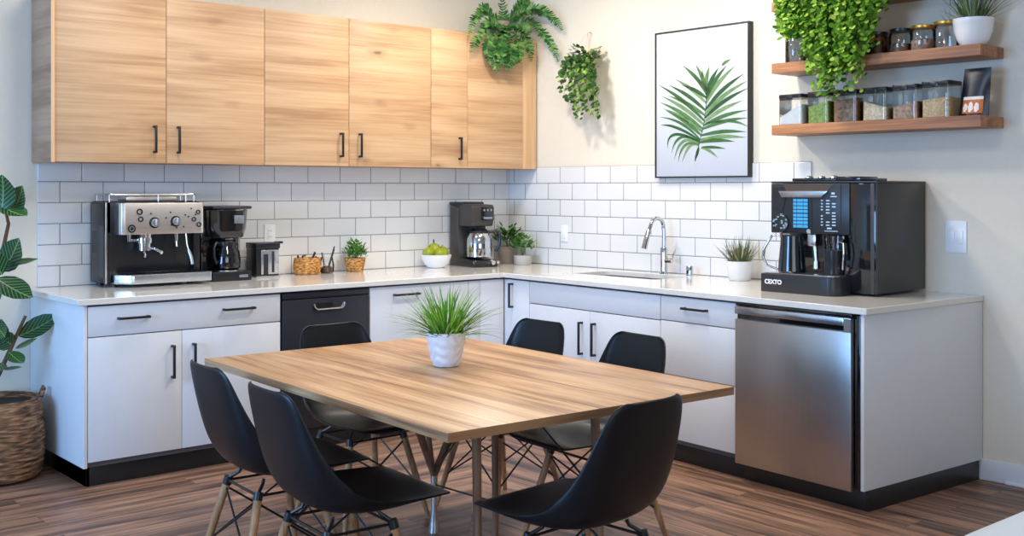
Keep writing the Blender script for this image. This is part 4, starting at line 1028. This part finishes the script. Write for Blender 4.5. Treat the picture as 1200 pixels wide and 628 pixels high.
b = MB(); b.lathe([(.036, .001), (.044, .008), (.047, .05), (.04, .085), (.037, .10)], 28, cap1=False); b.build('glass', M['glass'], t)
for (x0, y0, x1, y1, zt) in ((-.01, 0, -.03, .01, .13), (.005, .01, .062, .01, .165), (.0, -.01, .045, -.015, .15)):
    b = MB(); b.tube([(x0, y0, .006), (x1, y1, zt)], [.003, .0045], 8); b.build('utensil', M['charcoal'], t)
b = MB(); b.lathe([(.030, .003), (.036, .01), (.037, .035), (.02, .045)], 20); b.build('contents', M['coffee'], t)
t = thing('fruit_bowl', 'plain white bowl holding green fruit on the left worktop', 'bowl', (-.783, -.165, CT))
b = MB(); pr = [(.055, 0), (.062, .004), (.062, .008), (.080, .025), (.098, .06), (.104, .088)]
b.lathe(pr+[(.100, .088), (.092, .06), (.07, .03), (.001, .02)], 40, cap1=False); b.build('bowl', M['ceramic'], t, smooth=60)
FL = ('yellow-green fruit at the left in the white bowl', 'large yellow-green fruit on top of the pile, with a dark stalk', 'yellow-green fruit at the right in the white bowl', 'yellow-green fruit at the front of the white bowl')
for k, (dx, dy, dz, r, sq, a) in enumerate(((-.045, .02, .095, .046, .95, .4), (.005, .035, .112, .055, .95, 1.1), (.052, .01, .097, .048, .95, -.5), (.005, -.045, .088, .05, .8, .2))):
    o = thing('green_fruit', FL[k], 'fruit', (-.783+dx, -.165+dy, CT+dz), a, 'green fruit in the bowl')
    b = MB(); b.lathe([(.004, -r*.80), (r*.45, -r*.82), (r*.85, -r*.5), (r, 0), (r*.92, r*.4), (r*.65, r*.75), (r*.28, r*.9), (.004, r*.82)], 22, sy=sq, wob=lambda q, z: .0022*sin(q*4)); b.build('flesh', M['fruit'], o, smooth=180)
    b = MB(); b.tube([(0, 0, r*.8), (.004, 0, r*1.0), (.012, 0, r*1.12)], .0022, 6); b.build('stalk', M['stem'], o)
    if k == 1:
        b = MB(); b.tube(arc((0, 0, r*1.12), .013, -.5, 1.6*PI, 14, (1, 0, 0), (0, 0, 1)), .003, 7); b.build('loop', M['charcoal'], o)

# ------------------------------------------------------------------ big bean-to-cup machine
t = thing('bean_to_cup_machine', 'large graphite bean-to-cup coffee machine with a blue screen at the right end of the worktop', 'coffee machine', RW(2.60, 0, CT), RZ)
# local x 0..0.6, y: -d ; top z .565
b = MB(); b.box(.0, .60, -.30, -.015, .012, .555, .004); b.box(.46, .60, -.50, -.29, .012, .555, .004); b.build('housing', M['blackgloss'], t)
b = MB(); b.box(.592, .604, -.497, -.012, .014, .557, .002); b.build('side_panel', M['graphite'], t)
b = MB(); b.box(.572, .5915, -.503, -.4985, .014, .555, .001); b.build('corner_trim', M['greymetal'], t)
b = MB(); b.box(-.002, .606, -.50, -.011, .557, .567, .002); b.build('top_cover', M['charcoal'], t)
b = MB(); b.box(.0, .46, -.505, -.295, .298, .556, .006); hd = b.build('front_panel', M['charcoal'], t)
F0 = -.505
b = MB(); b.prism([(.075, .552), (.37, .552), (.335, .515), (.095, .515)], 0, .002, mat=Matrix.Translation((0, F0, 0)) @ Matrix(((1, 0, 0, 0), (0, 0, -1, 0), (0, 1, 0, 0), (0, 0, 0, 1)))); b.build('visor_back', M['bronze'], hd)
b = MB(); X = Matrix.Translation((0, F0, 0)) @ Matrix(((1, 0, 0, 0), (0, 0, -1, 0), (0, 1, 0, 0), (0, 0, 0, 1)))
b.prism([(.055, .517), (.345, .517), (.305, .484), (.075, .484)], 0, .014, .002, mat=X); b.build('visor_lip', M['alu'], hd)
b = MB(); b.box(.135, .228, F0-.003, F0, .325, .480); sc_ = b.build('display', M['screendark'], hd, smooth=0)
b = MB()
for i in range(8):
    for j, (x0, x1) in enumerate(((.139, .158), (.161, .196), (.199, .224))):
        z0 = .329+.0187*i+(.002 if i > 3 else 0); b.box(x0, x1, F0-.0042, F0-.003, z0, z0+.0145)
b.build('display_cells', M['screen'], sc_, smooth=0)
b = MB(); b.box(.243, .247, F0-.002, F0, .305, .478); b.box(.41, .414, F0-.002, F0, .305, .55); b.build('seams', M['black'], hd)
b = MB()
rb = random.Random(3)
for i in range(9):
    for j in range(3):
        if rb.random() < .78:
            w = .010 if j else .005; x = .305+.034*j; z = .345+.0155*i; b.box(x-w, x+w, F0-.002, F0, z-.003, z+.003)
b.lathe([(.006, 0), (.012, 0), (.012, .003), (.006, .003)], 16, c=(.372, 0, 0), cap0=False, cap1=False) if False else None
b.box(.355, .39, F0-.002, F0, .487, .492); b.box(.36, .378, F0-.002, F0, .500, .510); b.box(.335, .36, F0-.002, F0, .325, .333); b.box(.32, .395, F0-.0015, F0, .314, .317)
b.build('keypad', M['led'], hd, smooth=0)
b = MB(); b.lathe([(.0, .0), (.052, 0), (.050, .007), (.0, .009)], 28, cap0=False, cap1=False); o = b.build('dial', M['blackgloss'], hd); o.matrix_local = Matrix.Translation((.060, F0, .352)) @ FR
b = MB()
for i in range(22):
    a = rb.uniform(0, 2*PI); r = .045*sqrt(rb.random()); b.box(.060+r*cos(a)-.006, .060+r*cos(a)+.006, F0-.0095, F0-.0075, .352+r*sin(a)-.004, .352+r*sin(a)+.004)
b.build('dial_buttons', M['alu'], hd)
b = MB(); b.prism([(.015, .535), (.085, .54), (.10, .50), (.07, .41), (.02, .43)], 0, .002, mat=X); b.build('side_badge', M['black'], hd)
b = MB(); P = rrect(.02, .47, -.625, -.28, .012)
P = [(.02, -.28), (.02, -.61)] + [(.02+.0, -.625), (.38, -.635)] + [(.40+.06*sin(q*PI/12), -.575-.06*cos(q*PI/12)) for q in range(1, 7)] + [(.465, -.28)]
b.prism(P, 0, .093, .004); tr = b.build('drip_tray', M['charcoal'], t)
b = MB(); P2 = [(.03, -.30), (.03, -.612), (.38, -.622)] + [(.395+.055*sin(q*PI/12), -.57-.052*cos(q*PI/12)) for q in range(1, 7)] + [(.452, -.30)]
b.prism(P2, .0935, .098, .001); b.build('tray_grille', M['alu'], tr)
Lm = Matrix.Translation((.046, -.6275, .042)) @ Matrix.Rotation(radians(-1.6), 4, 'Z') @ FR
txt('CEXTO', .031, 'logo', tr, Lm)
b = MB(); b.box(.215, .265, -.50, -.43, .235, .297, .006); b.cyl((.24, -.465, .235), (.25, -.47, .15), .014, .010, 14); b.cyl((.25, -.47, .16), (.25, -.47, .12), .018, .02, 14); b.cyl((.235, -.506, .312), (.235, -.518, .312), .012, .012, 12); b.build('coffee_spout', M['alu'], t)
b = MB(); b.prism([(.10, -.46), (.16, -.47), (.41, -.44), (.46, -.38), (.44, -.10), (.12, -.10)], .567, .583, .004); b.build('top_lid', M['blackplastic'], t)
b = MB(); b.box(.36, .50, -.47, -.30, .567, .590, .005); b.build('hopper_lid', M['blackgloss'], t)
for x, y, r in ((.19, -.44, .022), (.27, -.45, .02), (.33, -.43, .024)):
    b = MB(); b.sphere((x, y, .585), r, 1, 1, .5, 12); b.build('lid_button', M['alu'], t)
# jug standing on the tray
t = thing('coffee_jug', 'black jug with a clear looped handle on the drip tray of the big coffee machine', 'jug', RW(2.60+.125, .50, CT+.0985), RZ)
b = MB(); b.lathe([(.068, 0), (.072, .006), (.060, .14), (.058, .19)], 28, cap1=False); b.lathe([(.0, .006), (.066, .006)], 28, cap0=False, cap1=False); b.build('body', M['blackgloss'], t)
b = MB(); b.lathe([(.060, .186), (.062, .194), (.058, .20), (.02, .203)], 28); b.build('lid', M['charcoal'], t)
b = MB(); b.tube([(-.045, -.03, .18), (-.085, -.05, .19), (-.125, -.065, .12), (-.13, -.068, .07), (-.11, -.06, .03), (-.065, -.03, .012)], [.006, .007, .008, .008, .007, .006], 12); b.build('handle', M['chrome'], t)
t = thing('glass_tumbler', 'clear-topped dark tumbler under the keypad of the big coffee machine', 'cup', RW(2.60+.365, .485, CT+.0985), RZ)
b = MB(); b.lathe([(.048, 0), (.050, .006), (.052, .12)], 28); b.build('sleeve', M['blackplastic'], t)
b = MB(); b.lathe([(.0495, .1205), (.051, .19), (.0525, .20)], 28, cap0=False, cap1=False); b.build('glass', M['glass'], t)
b = MB(); b.tube([(.045, -.03, .165), (.075, -.045, .16), (.08, -.05, .10), (.072, -.045, .03), (.052, -.02, .012)], .005, 8); b.build('handle', M['chrome'], t)

# ------------------------------------------------------------------ table
TR = radians(-92.8)
tc = Vector((-2.69, -2.815, 0))
t = thing('dining_table', 'rectangular wood-topped dining table in the middle of the room', 'table', tc, TR)
L2, W2 = .878, .607      # local x along the length
b = MB(); b.box(-L2, L2, -W2, W2, .721, .75, .0025); tt_ = b.build('tabletop', M['tabletop'], t)
for sx in (-1, 1):
    b = MB(); b.box(min(sx*L2, sx*(L2+.001)), max(sx*L2, sx*(L2+.001)), -W2+.001, W2-.001, .7215, .7495); b.build('edge_band', M['tableedge'], tt_)
inv = (Matrix.Translation(tc) @ Matrix.Rotation(TR, 4, 'Z')).inverted()
def tl(x, y, z): return inv @ Vector((x, y, z))
for (x, y, x2, y2) in ((-2.93, -3.28, -2.935, -3.30), (-2.40, -3.30, -2.385, -3.33), (-2.31, -2.63, -2.30, -2.62)):
    b = MB(); b.tube([tl(x, y, .7205), tl(x2, y2, 0)], [.017, .013], 16); b.build('leg', M['tableleg'], t)
b = MB(); j = tl(-2.46, -2.41, .22)
b.tube([tl(-2.72, -2.52, .7205), j+Vector((0, 0, .02))], [.019, .015], 14); b.tube([tl(-2.30, -2.52, .7205), j+Vector((0, 0, .02))], [.019, .015], 14); b.tube([tl(-2.46, -2.30, .7205), j], [.012, .010], 12)
lg = b.build('leg', M['tableleg'], t)
b = MB(); b.tube([j+Vector((0, 0, .03)), j+Vector((0, 0, -.12)), tl(-2.46, -2.41, .03), tl(-2.46, -2.41, 0)], [.016, .012, .022, .026], 14); b.build('foot_sleeve', M['alu'], lg)
b = MB()
for A_, B_ in (((-2.46, -2.41, .25), (-2.93, -3.28, .70)), ((-2.93, -3.28, .70), (-2.31, -2.63, .45)), ((-2.31, -2.63, .70), (-2.40, -3.30, .35)), ((-2.46, -2.41, .25), (-2.31, -2.63, .70)), ((-2.46, -2.41, .20), (-2.40, -3.3, .2))):
    b.tube([tl(*A_), tl(*B_)], .004, 8)
b.build('wire_brace', M['black'], t)
b = MB(); b.box(-.70, .60, -.06, .06, .70, .7205, .003); b.build('under_rail', M['black'], t)

# ------------------------------------------------------------------ chairs
def make_chair(label):
    t = thing('dining_chair', label, 'chair', (0, 0, 0), 0, 'black moulded chairs around the dining table')
    # centre line (y, z), half width, forward/up lift of the edges
    prof = [(-.294, .432, .105, .0), (-.300, .442, .165, .0), (-.290, .450, .202, .001), (-.250, .453, .225, .006), (-.15, .438, .236, .024), (-.06, .420, .238, .046), (.03, .417, .238, .068),
            (.105, .427, .237, .090), (.160, .455, .234, .102), (.197, .500, .229, .097), (.222, .560, .221, .080), (.240, .625, .210, .062), (.254, .690, .197, .046), (.266, .750, .183, .034), (.275, .795, .166, .026), (.280, .816, .145, .020), (.282, .826, .112, .015)]
    rows = []; n = len(prof)
    for k, (y, z, hw, lf) in enumerate(prof):
        a = Vector((0, prof[max(0, k-1)][0], prof[max(0, k-1)][1])); c = Vector((0, prof[min(n-1, k+1)][0], prof[min(n-1, k+1)][1]))
        tg = (c-a).normalized(); nr = Vector((0, -tg.z, tg.y))
        row = []
        for i in range(-8, 9):
            u = i/8; row.append(Vector((hw*sin(u*PI/2*.92)/sin(PI/2*.92), y, z)) + nr*lf*abs(u)**2.4)
        rows.append(row)
    b = MB(); b.grid(rows); o = b.build('seat_shell', M['shell'], t, smooth=180)
    so = o.modifiers.new('sol', 'SOLIDIFY'); so.thickness = .007; so.offset = 0
    sb = o.modifiers.new('sub', 'SUBSURF'); sb.levels = 1; sb.render_levels = 2
    tops = {}
    for sx in (-1, 1):
        for sy in (-1, 1):
            T = Vector((sx*.135, .01+sy*.115, .375)); Bt = Vector((sx*.215, .015+sy*.205, 0))
            d = (Bt-T); tops[(sx, sy)] = (T, Bt)
            b = MB(); b.tube([T, T+d*.5, Bt], [.015, .0145, .010], 14); lg = b.build('leg', M['legwood'], t)
            b = MB(); b.tube([T+d*.06, T-d*.015], .0165, 12); b.tube([T, Vector((sx*.105, .01+sy*.085, .400)), Vector((sx*.10, .01+sy*.08, .415))], .0065, 8)
            b.build('leg_bracket', M['black'], lg)
    b = MB()
    P = lambda k, f: tops[k][0]+(tops[k][1]-tops[k][0])*f
    K = [(-1, -1), (1, -1), (1, 1), (-1, 1)]
    for i in range(4):
        a, c = K[i], K[(i+1) % 4]
        b.tube([P(a, .08), P(c, .62)], .004, 7); b.tube([P(c, .08), P(a, .62)], .004, 7)
    b.tube([P(K[0], .02), P(K[1], .02)], .005, 7); b.tube([P(K[2], .02), P(K[3], .02)], .005, 7); b.tube([P(K[0], .02), P(K[3], .02)], .005, 7); b.tube([P(K[1], .02), P(K[2], .02)], .005, 7)
    b.build('wire_brace', M['black'], t)
    return t
ch = make_chair('black moulded chair at the left of the table, nearer of the two there')
def face(deg): return radians(deg+90)          # local front is -y
ch.location = (-3.315, -3.07, 0); ch.rotation_euler = (0, 0, face(-4))
dup(ch, (-3.26, -2.515, 0), face(-4), 'black moulded chair at the left of the table, further of the two there')
dup(ch, (-2.84, -3.70, 0), face(94), 'black moulded chair at the right front end of the table, its back towards the viewer')
dup(ch, (-2.578, -2.05, 0), face(-90), 'black moulded chair at the far left table end, before the black appliance')
dup(ch, (-2.025, -2.31, 0), face(180), 'black moulded chair on the far side of the table, just right of the table plant')
dup(ch, (-2.04, -2.93, 0), face(176), 'black moulded chair on the far side of the table, in front of the three-drawer cabinet')

# white table in the near right corner
t = thing('white_table', 'white table with a rounded corner at the bottom right edge of the picture', 'table', (-2.55, -5.46, 0))
b = MB(); b.prism(rrect(-.66, .66, -.4, .405, .14, 10), .715, .74, .004); b.build('tabletop', M['whitetable'], t)
for sx in (-1, 1):
    for sy in (-1, 1):
        b = MB(); b.tube([(sx*.45, sy*.25, .7148), (sx*.52, sy*.30, 0)], [.02, .016], 14); b.build('leg', M['alu'], t)

# ------------------------------------------------------------------ light
def area(name, loc, target, size, power, col, sy=None, shape='DISK', spread=PI):
    l = bpy.data.lights.new(name, 'AREA'); l.energy = power; l.color = col; l.shape = shape if sy is None else 'RECTANGLE'; l.size = size
    if sy: l.size_y = sy
    l.spread = spread
    o = bpy.data.objects.new(name, l); COL.objects.link(o); o.location = loc
    o.rotation_euler = (Vector(target)-Vector(loc)).to_track_quat('-Z', 'Y').to_euler(); return o
area('ceiling_downlight', (-1.15, -1.15, 2.97), (-.85, -1.05, 0), .25, 28, (1, .91, .79))
area('ceiling_downlight', RW(2.25, .85, 2.97), RW(2.4, .7, 0), .22, 14, (1, .92, .80))
area('ceiling_downlight', (-2.9, -1.3, 2.97), (-2.9, -1.2, 0), .5, 19, (1, .95, .89))
area('ceiling_downlight', (-1.6, -2.4, 2.97), (-1.5, -2.4, 0), .4, 26, (1, .94, .86))
area('ceiling_downlight', (-3.2, -3.8, 2.97), (-3.0, -3.4, 0), .6, 26, (1, .95, .89))
area('window_light', (-8.5, -2.6, 1.6), (-2, -1.4, .9), 2.6, 270, (.26, .54, 1.0), 2.0)
area('window_light', (-5.5, -9.3, 1.9), (-1.8, -1.5, .9), 4.0, 85, (.82, .90, 1.0), 2.2)
w = bpy.data.worlds.new('World'); SC.world = w; w.use_nodes = True
w.node_tree.nodes['Background'].inputs['Color'].default_value = (.72, .84, 1, 1)
w.node_tree.nodes['Background'].inputs['Strength'].default_value = .24

# ------------------------------------------------------------------ camera
cd = bpy.data.cameras.new('Camera'); cam = bpy.data.objects.new('Camera', cd); COL.objects.link(cam)
cam.location = CAMP; cam.rotation_euler = (PI/2, 0, -AA)
cd.sensor_width = 36; cd.lens = 1300*36/1200; cd.shift_y = -(314-222)/1200
SC.camera = cam
SC.view_settings.view_transform = 'Standard'; SC.view_settings.look = 'None'; SC.view_settings.exposure = 0; SC.view_settings.gamma = 1
SC.cycles.use_denoising = True
SC.cycles.max_bounces = 10; SC.cycles.transparent_max_bounces = 16
